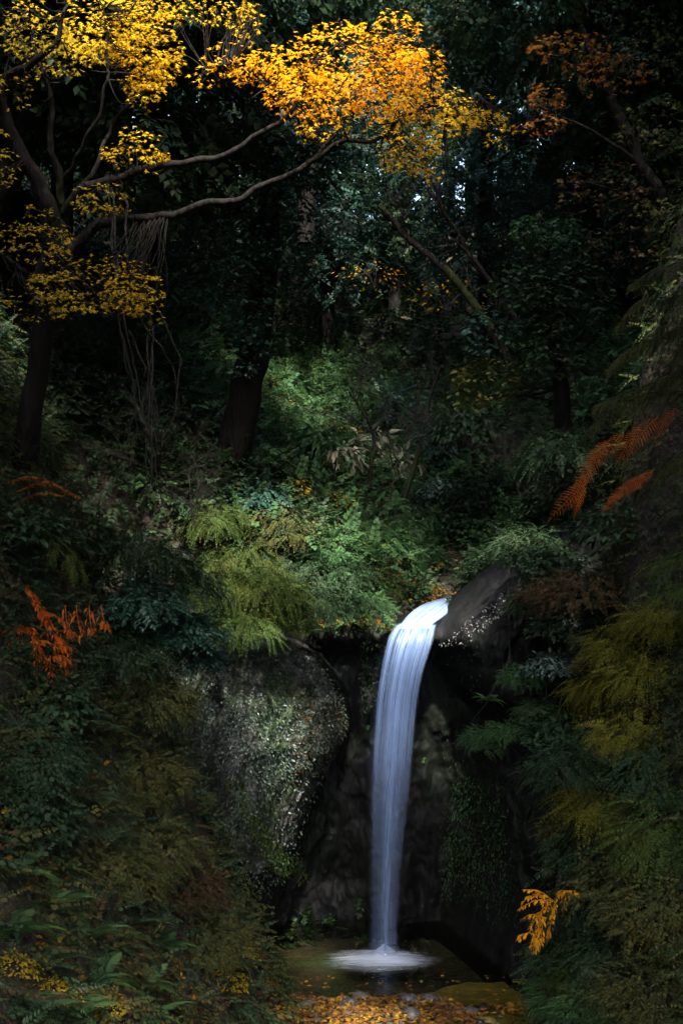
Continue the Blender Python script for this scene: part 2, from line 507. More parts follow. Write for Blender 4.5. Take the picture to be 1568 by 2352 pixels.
# ------------------------------------------------------------------ terrain
def ground(x, y):
    x = np.asarray(x, float); y = np.asarray(y, float)
    xl = np.interp(y, [-30, 12, 17, 18, 18.5, 19, 19.6, 20.4, 21.2], [-.3, -.5, -.65, -.85, -1.1, -1.6, -2.7, -3.3, -3.6])
    sl = np.interp(y, [-30, 11, 13, 16, 18.5, 21], [.9, 1.2, 1.4, 2.0, 2.45, 2.6])
    xr = np.interp(y, [-30, 12, 15, 17, 18, 18.6, 19.2, 20, 21.2], [.8, 2.4, 2.6, 2.6, 2.75, 3.1, 3.8, 4.4, 4.6])
    sr = np.interp(y, [-30, 11, 13, 16, 18, 21], [.9, 1.4, 2.0, 3.5, 6.0, 4.0])
    bar = .10 * np.exp(-((y - 17.3) / .9) ** 2) * sstep(2.2, 1.2, x)
    bar = bar + .07 * fbm(x * 1.6, y * 1.6, 8.0, 3) * sstep(1.0, 0, np.abs(y - 18.2) - .6)
    bar = bar - .32 * sstep(18.2, 19.0, y) - .06 * sstep(1.4, 2.0, x)
    fl = bar + np.maximum(0, 9.0 - y) * .58
    low = fl + np.maximum(0, xl - x) * sl + np.maximum(0, x - xr) * sr
    cx = np.interp(y, [21, 23, 26, 40], [1.45, 2.1, 2.6, 2.0])
    up = 5.0 + .24 * np.clip(y - 21, 0, 4) + .52 * np.maximum(0, y - 25) - .30 * np.maximum(0, y - 46)
    bl = np.interp(y, [21, 24, 30], [.55, .75, 1.2])
    dl = np.maximum(0, cx - bl - x)
    up = up + (dl * .6 + np.maximum(0, dl - 3.4) * .55) * np.interp(y, [21.5, 24.5, 28, 40], [.3, 1, .6, .4])
    up = up + np.maximum(0, x - cx - .35) * np.interp(y, [21, 23, 28, 40], [1.1, 1.1, .8, .3])
    t = sstep(22.4, 22.7, y)
    z = low * (1 - t) + np.maximum(up, low * (y < 22.7)) * t
    z = np.where((low > up) & (y < 23.0), low, z)
    over = np.maximum(0, z - 9.5)
    zlim = z - over * np.where(y < 23, .35, .0)
    zlim = np.minimum(zlim, 30 + .1 * zlim)
    amp = np.where(y < 21.5, .10, .2) * (1 - .8 * np.exp(-(np.maximum(0, np.abs(x - .8) - 1.0) / .8) ** 2))
    return zlim + amp * fbm(x * .9, y * .9, 3.0, 4) * 1.4


def gz(x, y):
    return float(ground(np.array([x]), np.array([y]))[0])


def gnormal(x, y, e=.12):
    dx = (ground(x + e, y) - ground(x - e, y)) / (2 * e)
    dy = (ground(x, y + e) - ground(x, y - e)) / (2 * e)
    return norm(np.stack([-dx, -dy, np.ones_like(dx)], -1))


def axis(*seg):
    out = []
    for a, b, s in seg:
        out += list(np.arange(a, b - 1e-6, s))
    return np.array(out + [seg[-1][1]])


gx = axis((-60, -12, 3), (-12, -6, .5), (-6, 6, .12), (6, 12, .5), (12, 60, 3))
gy = axis((-40, 0, 2), (0, 10, .5), (10, 26, .14), (26, 50, .5), (50, 110, 4))
X, Y = np.meshgrid(gx, gy, indexing='ij')
Z = ground(X, Y)
o = MB().add(np.stack([X, Y, Z], -1).reshape(-1, 3), grid_faces(len(gx), len(gy))).build('ground', M['soil'], smooth=True)
tag(o, kind='structure')

# ------------------------------------------------------------------ cliffs
TX = [-4.2, -3.2, -2.1, -1.0, -.3, .4, .85, 1.0, 1.42, 1.52, 1.8, 2.1, 2.75, 3.3, 4.0, 5.2]
TZ = [4.7, 4.95, 5.22, 5.3, 5.30, 5.32, 5.22, 5.02, 5.02, 5.16, 5.45, 5.75, 6.32, 6.6, 7.0, 7.6]


def rock_edge(z):
    return np.interp(z, [-1, 0, .55, 1.56, 2.23, 2.9, 3.44, 4.0, 4.65, 4.95, 5.3], [-1.3, -1.25, -1.05, -.63, -.43, -.12, .16, .10, -.35, -.9, -1.6])


def cliff_y(x, z):
    base = 21.35 + .6 * np.exp(-(np.maximum(0, np.abs(x - .6) - 1.3) / .5) ** 2) * sstep(5.15, 4.5, z)
    # lip shelf under the chute
    base = base - .72 * np.exp(-(np.abs(x - 1.22) / .42) ** 4) * sstep(4.5, 5.0, z)
    # left buttress
    Rr = rock_edge(z)
    L = -3.5
    c = (Rr + L) / 2
    hw = (Rr - L) / 2
    q = np.clip(1 - np.abs((x - c) / hw) ** 2.0, 0, 1) ** .52
    tz = np.clip(1 - np.maximum(0, (z - 1.6) / 3.72) ** 2.2, 0, 1) ** .62
    left = 2.5 * q * tz * (1 - .30 * sstep(3.0, .5, z))
    # gully down the buttress
    left = left - .55 * np.exp(-((x + 2.15 - .12 * (z - 3)) / .32) ** 2) * sstep(4.6, 3.9, z)
    # right mass
    E = np.interp(z, [-1, 0, 1, 2, 3, 3.6, 4.1, 4.5, 5.0, 5.3, 6.3, 8], [1.5, 1.62, 1.95, 2.2, 2.35, 2.3, 1.85, 1.58, 1.48, 1.5, 2.6, 3.6])
    s = np.interp(z, [-1, 0, 1, 2, 3, 3.6, 4.1, 4.9, 5.5, 7], [1.1, 1.15, 1.2, 1.2, 1.3, 1.2, .7, .55, .75, .9])
    u = np.clip((x - E) / s, 0, 4)
    right = np.interp(z, [-1, 0, 2, 3.2, 4.2, 5.2, 7], [2.7, 2.6, 2.1, 1.6, 1.5, 1.2, 1.0]) * (1 - np.exp(-(u ** 1.3) * 1.6))
    f = base - np.maximum(left, 0) - right
    n = fbm(x * 1.1 + 5, z * .7, 2.0, 5) * .34 + fbm(x * 3.4 + z * .6, z * 1.5, 9.0, 5) * .17
    rg = 1 - np.abs(fbm(x * 1.9 - z * .5 + 3, z * 1.1 + 2, 5.0, 4)) * 2
    n = n - .16 * np.clip(rg, 0, 1) ** 3 * (1 - .8 * sstep(-.6, -.1, x) * sstep(2.6, 2.2, x)) + .05 * (1 - np.abs(fbm(x * 7, z * 4, 1.0, 3)) * 2) * (1 - .8 * sstep(-.6, -.1, x) * sstep(2.6, 2.2, x))
    return f + n * (1 - .8 * np.exp(-(np.abs(x - 1.22) / .3) ** 4) * sstep(4.6, 5, z))


def cliff(name, x0, x1, mat, label):
    xs = np.linspace(x0, x1, int((x1 - x0) / .022))
    v = np.linspace(0, 1, 260)
    Xg, Vg = np.meshgrid(xs, v, indexing='ij')
    T = np.interp(Xg, TX, TZ)
    Zg = -.7 + Vg * (T + .7)
    Yg = cliff_y(Xg, Zg)
    k = np.clip((Vg - .90) / .10, 0, 1)
    Yg = Yg + k ** 2.5 * np.interp(Xg, [.8, .95, 1.45, 1.6], [.9, .05, .05, .5])
    # cap running back into the bank
    nb = 8
    capY = Yg[:, -1:] + np.linspace(.08, 1, nb)[None] * 1.8
    capZ = Zg[:, -1:] + .02 * np.linspace(0, 1, nb)[None] - .0 * capY
    capX = np.repeat(xs[:, None], nb, 1)
    capZ = np.where(Xg[:, :1] > 1.5, capZ - .25 * np.linspace(0, 1, nb)[None] ** 1.5, capZ + .22 * np.linspace(0, 1, nb)[None])
    XX = np.concatenate([Xg, capX], 1); YY = np.concatenate([Yg, capY], 1); ZZ = np.concatenate([Zg, capZ], 1)
    o = MB().add(np.stack([XX, YY, ZZ], -1).reshape(-1, 3), grid_faces(*XX.shape)).build(name, mat, smooth=True)
    if mat is M['rock']:                    # the wet foot is black stone; the hollow's shade is painted on in black
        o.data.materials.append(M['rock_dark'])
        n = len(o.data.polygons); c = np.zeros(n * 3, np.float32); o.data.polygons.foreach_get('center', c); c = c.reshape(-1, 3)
        wet_shade = (c[:, 0] > rock_edge(c[:, 2]) - .12 + .1 * fbm(c[:, 0] * 3, c[:, 2] * 3, 1., 3)) | (c[:, 2] < 1.1 + 1.1 * fbm(c[:, 0] * 1.2, c[:, 2] * .5, 4., 4))
        o.data.polygons.foreach_set('material_index', wet_shade.astype(np.int32))
    return tag(o, label, 'rock face')


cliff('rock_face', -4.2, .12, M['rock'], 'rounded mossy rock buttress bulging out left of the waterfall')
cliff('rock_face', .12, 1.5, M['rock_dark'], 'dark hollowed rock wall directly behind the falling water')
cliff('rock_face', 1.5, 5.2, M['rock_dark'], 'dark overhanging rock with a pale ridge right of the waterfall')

# ------------------------------------------------------------------ pool
px = np.linspace(-2.2, 3.2, 40); py = np.linspace(17.0, 22.0, 40)
XX, YY = np.meshgrid(px, py, indexing='ij')
o = MB().add(np.stack([XX, YY, 0 * XX + .0], -1).reshape(-1, 3), grid_faces(40, 40)).build('pool_water', water_mat(), smooth=True)
tag(o, kind='structure')
bx = np.linspace(-2.0, 3.3, 90); by = np.linspace(17.0, 22, 90)
XX, YY = np.meshgrid(bx, by, indexing='ij')
ZZ = np.maximum(ground(XX, YY) + .02, -.14) - .45 * sstep(18.7, 19.8, YY - .45 * np.maximum(0, XX - .9) + .35 * fbm(XX * 1.2, YY * 1.2, 2., 3))
ZZ = np.where(ground(XX, YY) > .0, -.7, ZZ)
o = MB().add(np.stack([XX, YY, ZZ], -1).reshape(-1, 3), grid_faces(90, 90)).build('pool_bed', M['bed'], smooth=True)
tag(o, kind='structure')

# ------------------------------------------------------------------ waterfall
ROWS = [((1030, 1370), (1067, 1373), 22.9), ((1000, 1378), (1059, 1382), 22.3), ((968, 1389), (1041, 1398), 21.8), ((940, 1408), (1018, 1418), 21.3),
        ((922, 1429), (998, 1432), 20.95), ((910, 1444), (993, 1442), 20.72), ((899, 1464), (987, 1470), 20.58), ((889, 1499), (975, 1508), 20.48),
        ((880, 1547), (962, 1556), 20.41), ((871, 1613), (950, 1630), 20.35), ((862, 1760), (938, 1775), 20.28), ((859, 1950), (918, 1960), 20.2),
        ((859, 2100), (907, 2105), 20.12), ((854, 2190), (910, 2192), 20.08), ((848, 2212), (918, 2212), 20.05)]


def sheet(name, i0, i1, mat, parent, dy=0.0, bulge=.1, wide=0.0, nu=26, m=8, rip=.02, seed=0.0, span=None):
    L = crom([P(*r[0], r[2] + dy) for r in ROWS[i0:i1]], m)
    Rt = crom([P(*r[1], r[2] + dy) for r in ROWS[i0:i1]], m)
    u = np.linspace(-wide, 1 + wide, nu) if span is None else np.linspace(*span, nu)
    V = L[:, None] * (1 - u[None, :, None]) + Rt[:, None] * u[None, :, None]
    w = np.clip(1 - (2 * u - 1) ** 2, 0, 1)
    n = len(L)
    vv = np.concatenate([[0], np.cumsum(np.linalg.norm(np.diff((L + Rt) / 2, axis=0), axis=1))])
    V[:, :, 1] -= bulge * w[None] + rip * fbm(u[None] * 9 + seed, vv[:, None] * .5, seed, 3)
    V[:, :, 2] += .35 * bulge * w[None] * (np.arange(n)[:, None] < 5 * m - i0 * m)
    mb = MB().add(V.reshape(-1, 3), grid_faces(n, nu))
    me = mb.data(name, True)
    me.materials.append(mat)
    uvl = me.uv_layers.new(name='UVMap')
    U = np.tile(np.linspace(0, 1, nu), n); W = np.repeat(vv, nu)
    li = np.zeros(len(me.loops), np.int32); me.loops.foreach_get('vertex_index', li)
    uvl.data.foreach_set('uv', np.stack([U[li], W[li]], 1).astype(np.float32).ravel())
    return mobj(name, me, parent)


wf = empty('waterfall', P(885, 2205, 20.1))
wf.location = (0, 0, 0)
tag(wf, 'silky white waterfall dropping from a rock lip into the dark pool', 'waterfall')
sheet('chute', 0, 6, fall_mat('white_water_chute', 16, .7, .45, 1.0, .05, [(0, .25, 0, 1)]), wf, 0, .07, rip=.05)
sheet('falling_veil', 4, len(ROWS), fall_mat('white_water_veil', 24, .16, .20, 1.0, .40, [(0, .25, .2, 1), (.6, 4.4, 1, .16)]), wf, 0, .07, .12, rip=.03)
sheet('inner_veil', 4, len(ROWS), fall_mat('white_water_inner', 13, .10, .10, .8, .36, [(0, .5, 0, 1), (.6, 4.4, 1, .16)], seed=4.2), wf, .10, .04, .08, rip=.03, seed=5.0)
sheet('spray_veil', 5, len(ROWS), fall_mat('white_water_spray', 5, .10, .0, .35, .48, [(0, 1.5, 0, 1)], seed=9.2), wf, -.05, .10, .32, rip=.02, seed=8.0)
for k, (ua, ub) in enumerate(((.86, 1.10), (-.10, .16), (.42, .62))):
    sheet('strand', 4 + (k == 2), len(ROWS), fall_mat('white_water_strand', 5, .15, .3, 1.0, .45, [(0, .2, 0, 1), (.6, 3.6 + k, 1, .12)], seed=2.7 * k), wf, -.06 - .05 * k, .02, nu=10, rip=.05, seed=3.0 + k, span=(ua, ub))
# foam: a low spreading mound and the mist standing on it


def foam(name, cx, cy, rx, ry, h, mat, parent, pw=1.6, z0=.012):
    nr, na = 26, 72
    r = np.linspace(0.001, 1, nr); a = np.linspace(0, 2 * math.pi, na)
    Rg, Ag = np.meshgrid(r, a, indexing='ij')
    Xf = cx + rx * Rg * np.cos(Ag); Yf = cy + ry * Rg * np.sin(Ag)
    Zf = z0 + h * (1 - Rg) ** pw * (1 + .25 * fbm(Xf * 3, Yf * 6, 1.0, 3))
    me = MB().add(np.stack([Xf, Yf, Zf], -1).reshape(-1, 3), grid_faces(nr, na)).data(name, True)
    me.materials.append(mat)
    uvl = me.uv_layers.new(name='UVMap')
    U = Rg.ravel(); W = (Ag / (2 * math.pi)).ravel()
    li = np.zeros(len(me.loops), np.int32); me.loops.foreach_get('vertex_index', li)
    uvl.data.foreach_set('uv', np.stack([U[li], W[li]], 1).astype(np.float32).ravel())
    return mobj(name, me, parent)


def foam_mat(name, r0, r1, hi, streak=.5):
    m, ns, ln = nt(name)
    uv = ns.new('ShaderNodeUVMap'); sp = ns.new('ShaderNodeSeparateXYZ'); ln.new(uv.outputs[0], sp.inputs[0])
    g = ns.new('ShaderNodeNewGeometry'); mp = ns.new('ShaderNodeMapping'); mp.inputs['Scale'].default_value = (1.2, 9, 1)
    ln.new(g.outputs['Position'], mp.inputs['Vector'])
    nz = ns.new('ShaderNodeTexNoise'); nz.inputs['Scale'].default_value = 1.3; nz.inputs['Detail'].default_value = 4
    ln.new(mp.outputs[0], nz.inputs['Vector'])
    ad = ns.new('ShaderNodeMath'); ad.operation = 'MULTIPLY_ADD'; ad.inputs[1].default_value = -streak
    ln.new(nz.outputs['Fac'], ad.inputs[0])
    a2 = ns.new('ShaderNodeMath'); a2.operation = 'ADD'; a2.inputs[1].default_value = streak * .5
    ln.new(sp.outputs[0], ad.inputs[2]); ln.new(ad.outputs[0], a2.inputs[0])
    mr = ns.new('ShaderNodeMapRange'); mr.interpolation_type = 'SMOOTHSTEP'
    for k, v in zip(('From Min', 'From Max', 'To Min', 'To Max'), (r0, r1, hi, 0)):
        mr.inputs[k].default_value = v
    ln.new(a2.outputs[0], mr.inputs['Value'])
    d = ns.new('ShaderNodeBsdfPrincipled'); d.inputs['Base Color'].default_value = (.80, .88, 1.0, 1); d.inputs['Roughness'].default_value = .6
    t = ns.new('ShaderNodeBsdfTranslucent'); t.inputs['Color'].default_value = (.80, .88, 1.0, 1)
    m1 = ns.new('ShaderNodeMixShader'); m1.inputs[0].default_value = .35
    ln.new(d.outputs[0], m1.inputs[1]); ln.new(t.outputs[0], m1.inputs[2])
    tr = ns.new('ShaderNodeBsdfTransparent'); m2 = ns.new('ShaderNodeMixShader')
    ln.new(mr.outputs[0], m2.inputs[0]); ln.new(tr.outputs[0], m2.inputs[1]); ln.new(m1.outputs[0], m2.inputs[2])
    o = ns.new('ShaderNodeOutputMaterial'); ln.new(m2.outputs[0], o.inputs['Surface'])
    return m


foam('foam', .62, 19.98, 1.02, .62, .08, foam_mat('foam', .05, .95, 1.0, .8), wf)
foam('foam', .66, 20.0, .70, .48, .09, foam_mat('foam_core', .1, 1.0, 1.0, .5), wf, 1.8, .02)
foam('mist', .68, 20.02, .5, .3, .22, foam_mat('mist', .0, .95, .4, .3), wf, 1.6, .03)

# ------------------------------------------------------------------ foliage makers
def leaf_cloud(mb, tmpl, c, rad, n, size, flat=.35, layers=0, shell=.3, droop=.25, out=.5, tilt=.5):
    """Leaves filling an uneven ellipsoid; layered like a maple when layers > 0."""
    c = np.asarray(c, float); rad = np.asarray(rad, float)
    d = norm(rng.normal(0, 1, (n * 2, 3)))
    r = rng.uniform(0, 1, n * 2) ** (1 / 3 if shell <= 0 else 1 / (3 + 6 * shell))
    q = d * r[:, None]
    p = c + q * rad
    keep = fbm(p[:, 0] / rad[0] * 1.6, p[:, 1] / rad[1] * 1.6, p[:, 2] / rad[2] * 1.9 + c[0], 3) > -.12 + .28 * rng.uniform(-1, 1, len(p))
    p, d, q = p[keep][:n], d[keep][:n], q[keep][:n]
    n = len(p)
    if layers:
        h = 2 * rad[2] / layers
        k = np.round((p[:, 2] - c[2]) / h)
        rr = np.hypot(q[:, 0], q[:, 1])
        p[:, 2] = c[2] + k * h + rng.normal(0, h * .16, n) + h * .7 * fbm(p[:, 0] * 1.2, p[:, 1] * 1.2, k * 3.1, 2) - .22 * rad[2] * rr ** 2
    hd = rng.normal(0, 1, (n, 3)); hd[:, 2] = 0
    ax = norm(norm(hd) + out * d * np.array([1, 1, .4]) + np.array([0, 0, -droop]))
    nm = norm(np.array([0, 0, 1.0]) + tilt * rng.normal(0, 1, (n, 3)) + (1 - flat) * .6 * d)
    s = size * rng.uniform(.65, 1.25, n)
    scatter(mb, tmpl, frames(ax, nm, s), p)


def shrub_proto(name, cat, tmpl, n, size, mat, rx=1.0, rz=1.0, droop=.35, stems=6, stem_mat='twig', up=.45, jitter=.35, stemr=.016):
    root = empty(name)
    root['category'] = cat
    mb = MB()
    d = norm(rng.normal(0, 1, (n, 3)) * np.array([1, 1, .9]) + np.array([0, 0, up]))
    d[:, 2] = np.abs(d[:, 2]) - .18
    r = rng.uniform(.35, 1, n) ** .55 * (1 + .32 * fbm(d[:, 0] * 1.7, d[:, 1] * 1.7, d[:, 2] * 1.7 + rng.uniform(0, 30), 2))
    p = d * r[:, None] * np.array([rx, rx, rz])
    ax = norm(d * np.array([1, 1, .5]) + rng.normal(0, jitter, (n, 3)) + np.array([0, 0, -droop]))
    nm = norm(d * .6 + np.array([0, 0, 1.0]) + rng.normal(0, .25, (n, 3)))
    scatter(mb, tmpl, frames(ax, nm, size * rng.uniform(.6, 1.25, n)), p)
    mb.build('foliage', mat, root)
    st = MB()
    for k in range(stems):
        q = p[rng.integers(n)] * .9
        tube(st, [np.array([0, 0, -.25]), q * .45 + np.array([0, 0, .05]), q], stemr, stemr * .35, sides=5, m=4, wob=.05)
    st.build('stems', M[stem_mat], root, True)
    return root


def fern_proto(name, mat, nf=9, length=.6, arch=.55, spread=1.0):
    root = empty(name)
    root['category'] = 'fern'
    for k in range(nf):
        T = FRONDS[k % len(FRONDS)]
        a = 2 * math.pi * k / nf + rng.uniform(-.3, .3)
        L = length * rng.uniform(.7, 1.15)
        d = np.array([[math.cos(a) * spread, math.sin(a) * spread, arch + rng.uniform(-.2, .2)]])
        nrm = np.array([[-math.cos(a) * .6, -math.sin(a) * .6, 1.0]])
        mb = MB()
        scatter(mb, T, frames(d, nrm, np.array([L])), np.zeros((1, 3)))
        mb.build('frond', mat, root)
    return root


used = set()


def put(proto, loc, label, group, rot=None, sc=1.0, name=None):
    if rot is None:
        rot = (rng.uniform(-.15, .15), rng.uniform(-.15, .15), rng.uniform(0, 6.28))
    if id(proto) not in used and not proto.get('placed'):
        proto['placed'] = 1
        del proto['placed']
        used.add(id(proto))
        o = proto
        o.location = [float(v) for v in loc]; o.rotation_euler = rot; o.scale = (sc, sc, sc)
    else:
        o = dup(proto, loc, rot, sc)
    tag(o, label, proto.get('category'), group)
    return o


exec_parts = []


def hit(px, py, y0=9.0, y1=60.0):
    """Where a sight line meets the ground."""
    Ys = np.arange(y0, y1, .05)
    x = (px - CX) / F * Ys; z = CAMZ + (CY - py) / F * Ys
    k = np.nonzero(z < ground(x, Ys))[0]
    k = k[0] if len(k) else len(Ys) - 1
    return np.array([x[k], Ys[k], z[k]])


# ------------------------------------------------------------------ ground cover that nobody could count
def cover(name, xr, yr, n, tmpl, size, mat, droop=.5, thresh=-.1, lift=.05, zmax=99., zmin=-9., freq=.55, cond=None, steep=None):
    x = rng.uniform(*xr, n); y = rng.uniform(*yr, n)
    z = ground(x, y)
    nr = gnormal(x, y)
    keep = (z < zmax) & (z > zmin) & (fbm(x * freq, y * freq, z * freq, 3) > thresh + .25 * rng.uniform(-1, 1, n))
    if cond is not None:
        keep &= cond(x, y, z)
    if steep is not None:      # even cover per true surface area on steep banks
        keep &= rng.uniform(0, 1, n) < np.clip(steep / np.maximum(nr[:, 2], .05), 0, 1)
    x, y, z, nr = x[keep], y[keep], z[keep], nr[keep]
    n = len(x)
    p = np.stack([x, y, z], 1) + nr * lift * rng.uniform(-.5, 2.2, (n, 1))
    ax = norm(nr * .9 + rng.normal(0, .55, (n, 3)) + np.array([0, 0, -droop]))
    nm = norm(nr + np.array([0, 0, .8]) + rng.normal(0, .3, (n, 3)))
    mb = MB()
    scatter(mb, tmpl, frames(ax, nm, size * rng.uniform(.55, 1.3, n)), p)
    o = mb.build(name, mat)
    return tag(o, kind='stuff')


def clear_pool(x, y, z):
    return (z > .25) & ~((y > 18.9) & (y < 21.6) & (x > -3.4) & (x < 4.6))


wallz = lambda x, y, z: clear_pool(x, y, z)
for (xr, yr) in (((-8, -.5), (10, 21)), ((2.4, 8), (10, 21))):
    cover('undergrowth', xr, yr, 10000, SPRAY_MED, .30, M['olive'], .6, -.05, .10, 13, .3, cond=wallz, steep=.45)
    cover('undergrowth', xr, yr, 12000, SPRAY_MED, .26, M['deep_green'], .6, -.12, .10, 13, .3, freq=.8, cond=wallz, steep=.45)
    cover('undergrowth', xr, yr, 4000, SPRAY_FINE, .30, M['lime' if xr[0] > 0 else 'brown'], .7, .08, .06, 13, .3, freq=1.1, cond=wallz, steep=.45)
cover('undergrowth', (-8, -2), (14.5, 21.5), 9000, SPRAY_MED, .30, M['deep_green'], .6, -.4, .10, 14, 5.2, steep=.5)
upz = lambda x, y, z: ~((np.abs(x - np.interp(y, [21, 23, 26], [1.35, 2.05, 2.6])) < .5) & (y < 26))
cover('hillside_undergrowth', (-7, 9), (21.9, 34), 16000, SPRAY, .32, M['deep_green'], .3, -.2, .15, cond=upz)
cover('hillside_undergrowth', (-4, 7), (21.9, 36), 9000, SPRAY_WIDE, .30, M['fresh_green'], .3, -.1, .25, cond=upz, freq=.8)
cover('hillside_undergrowth', (-14, 16), (32, 50), 12000, SPRAY, .55, M['deep_green'], .3, -.3, .25)
cover('hillside_undergrowth', (-7, 9), (21.9, 34), 5000, LEAF, .10, M['litter_dark'], .2, -.1, .03, cond=upz)

cover('hillside_undergrowth', (-9, -.5), (19.5, 27), 15000, SPRAY_WIDE, .30, M['deep_green'], .5, -.25, .15, cond=lambda x, y, z: upz(x, y, z) & ((y > 21.6) | (z > 6)), steep=.6)
cover('hillside_undergrowth', (2.6, 10), (19.5, 27), 15000, SPRAY_WIDE, .30, M['deep_green'], .5, -.25, .15, cond=lambda x, y, z: upz(x, y, z) & ((y > 21.6) | (z > 7)), steep=.6)
# leaf litter on the bar and the lip, pebbles, plants on the rock
def litter(name, xr, yr, n, size, mat, cond=None, zoff=.012):
    x = rng.uniform(*xr, n); y = rng.uniform(*yr, n)
    z = ground(x, y)
    if cond is not None:
        k = cond(x, y, z); x, y, z = x[k], y[k], z[k]
    n = len(x)
    a = rng.uniform(0, 6.28, n)
    ax = np.stack([np.cos(a), np.sin(a), rng.normal(0, .25, n)], 1)
    nm = norm(np.array([0, 0, 1.0]) + rng.normal(0, .38, (n, 3)))
    mb = MB()
    scatter(mb, T_oval(.3, .08, .12), frames(ax, nm, size * rng.uniform(.6, 1.3, n)), np.stack([x, y, z + zoff + rng.uniform(0, .03, n)], 1))
    return tag(mb.build(name, mat), kind='stuff')


onbar = lambda x, y, z: (z > .01) & (z < .9)
litter('fallen_leaves', (-1.9, 2.2), (16.4, 18.7), 4200, .085, M['litter'], onbar)
litter('fallen_leaves', (-1.9, 2.3), (16.4, 18.7), 3600, .08, M['litter_dark'], onbar)
litter('sunken_leaves', (.6, 2.7), (17.0, 19.2), 900, .085, M['litter'], lambda x, y, z: (z < -.005) & (fbm(x * 2, y * 2, 7., 2) > -.1), .035)
litter('fallen_leaves', (-4.6, -.4), (11.5, 17), 2600, .085, M['litter'], lambda x, y, z: fbm(x * 1.3, y * 1.3, 4., 2) > .05, .06)

litter('fallen_leaves', (.0, 2.6), (20.8, 24.5), 2600, .08, M['litter'], lambda x, y, z: (z > 4.6) & (fbm(x * 1.5, y * 1.5, 1., 2) > -.25), .03)
litter('fallen_leaves', (-3.5, 5), (24, 31), 2600, .10, M['litter'], lambda x, y, z: fbm(x * .7, y * .7, 6., 2) > .12, .25)
x = rng.uniform(-.8, 2.5, 70); y = 18.3 + 1.2 * rng.uniform(0, 1, 70) ** 2
a = rng.uniform(0, 6.28, 70)
mb = MB(); scatter(mb, T_oval(.3, .05, .05), frames(np.stack([np.cos(a), np.sin(a), 0 * a], 1), np.array([[0, 0, 1.0]]) + rng.normal(0, .08, (70, 3)), .07 * rng.uniform(.6, 1.3, 70)), np.stack([x, y, 0 * x + .008], 1))
tag(mb.build('floating_leaves', M['litter']), kind='stuff')
# pebbles
ico = bpy.data.meshes.new('tmp')
import bmesh
bm = bmesh.new(); bmesh.ops.create_icosphere(bm, subdivisions=1, radius=1)
bm.verts.ensure_lookup_table()
ICO = (np.array([v.co[:] for v in bm.verts]), np.array([[v.index for v in f.verts] for f in bm.faces]))
bm.free(); bpy.data.meshes.remove(ico)


def stones(name, xr, yr, n, size, cond=None):
    x = rng.uniform(*xr, n); y = rng.uniform(*yr, n); z = ground(x, y)
    if cond is not None:
        k = cond(x, y, z); x, y, z = x[k], y[k], z[k]
    n = len(x)
    s = size * rng.lognormal(0, .45, n)
    Mx = frames(rng.normal(0, 1, (n, 3)) * np.array([1, 1, .2]), np.array([[0, 0, 1.0]]) + rng.normal(0, .2, (n, 3)), s)
    Mx = Mx * np.array([.75, 1, .5])[None, None, :]
    mb = MB(); scatter(mb, ICO, Mx, np.stack([x, y, z + s * .1], 1))
    return tag(mb.build(name, M['pebble'], smooth=True), kind='stuff')


stones('pebbles', (-1.2, 2.4), (16.6, 18.6), 420, .045, lambda x, y, z: z < .5)
stones('pebbles', (-1.0, 2.6), (17.9, 18.9), 46, .085, lambda x, y, z: z > -.2)
stones('pebbles', (.2, 1.5), (21.0, 23.5), 160, .05)


def on_cliff(n, x0, x1, z0, z1, mask):
    x = rng.uniform(x0, x1, n); z = rng.uniform(z0, z1, n)
    k = mask(x, z) & (z < np.interp(x, TX, TZ) * .93)
    x, z = x[k], z[k]
    y = cliff_y(x, z)
    e = .05
    dx = (cliff_y(x + e, z) - cliff_y(x - e, z)) / (2 * e); dz = (cliff_y(x, z + e) - cliff_y(x, z - e)) / (2 * e)
    return np.stack([x, y, z], 1), norm(np.stack([dx, -np.ones_like(x), dz], 1))


def rock_plants(name, n, size, mat, x0, x1, z0, z1, mask, tmpl=OVAL, hang=.7):
    p, nr = on_cliff(n, x0, x1, z0, z1, mask)
    n = len(p)
    ax = norm(nr * .35 + rng.normal(0, .5, (n, 3)) + np.array([0, 0, -hang]))
    nm = norm(nr + rng.normal(0, .45, (n, 3)) + np.array([0, 0, .5]))
    mb = MB(); scatter(mb, tmpl, frames(ax, nm, size * rng.uniform(.5, 1.4, n)), p + nr * rng.uniform(0, .04, (n, 1)))
    return tag(mb.build(name, mat), kind='stuff')


bm1 = lambda x, z: ((x < rock_edge(z) - .06) | (x > .3)) & ((x > .3) | (rng.uniform(0, 1, x.shape) < .12 + .88 * sstep(.9, 2.9, z + .6 * fbm(x * 2, z, 3., 2)))) & (fbm(x * 1.5, z * .8, 4., 3) > -.12 + .3 * rng.uniform(-1, 1, x.shape))
rock_plants('rock_moss', 38000, .045, M['moss_leaf'], -3.3, .16, .2, 5.2, bm1, LEAF)
rock_plants('rock_moss', 5000, .045, M['deep_green'], -3.3, .25, .2, 5.2, bm1)
rock_plants('rock_moss', 2600, .05, M['brown'], -.8, .3, 2.4, 4.9, bm1)
rock_plants('rock_moss', 14000, .06, M['fresh_green'], 1.7, 4.2, .0, 4.0, lambda x, z: fbm(x * 1.3, z * .9, 8., 3) > -.15 + .45 * np.hypot((x - 2.7) / 1.0, (z - 1.2) / 1.5) ** 2 + .25 * rng.uniform(-1, 1, x.shape), NARROW, 1.2)
rock_plants('rock_moss', 3600, .05, M['deep_green'], 1.7, 4.2, .1, 5.2, bm1, NARROW, 1.2)
rock_plants('rock_moss', 3600, .036, M['ridge_glint'], 1.6, 3.9, 4.9, 6.4, lambda x, z: (z > np.interp(x, TX, TZ) - .75) & bm1(x, z))  # pale specks painting the lit edge of the ridge
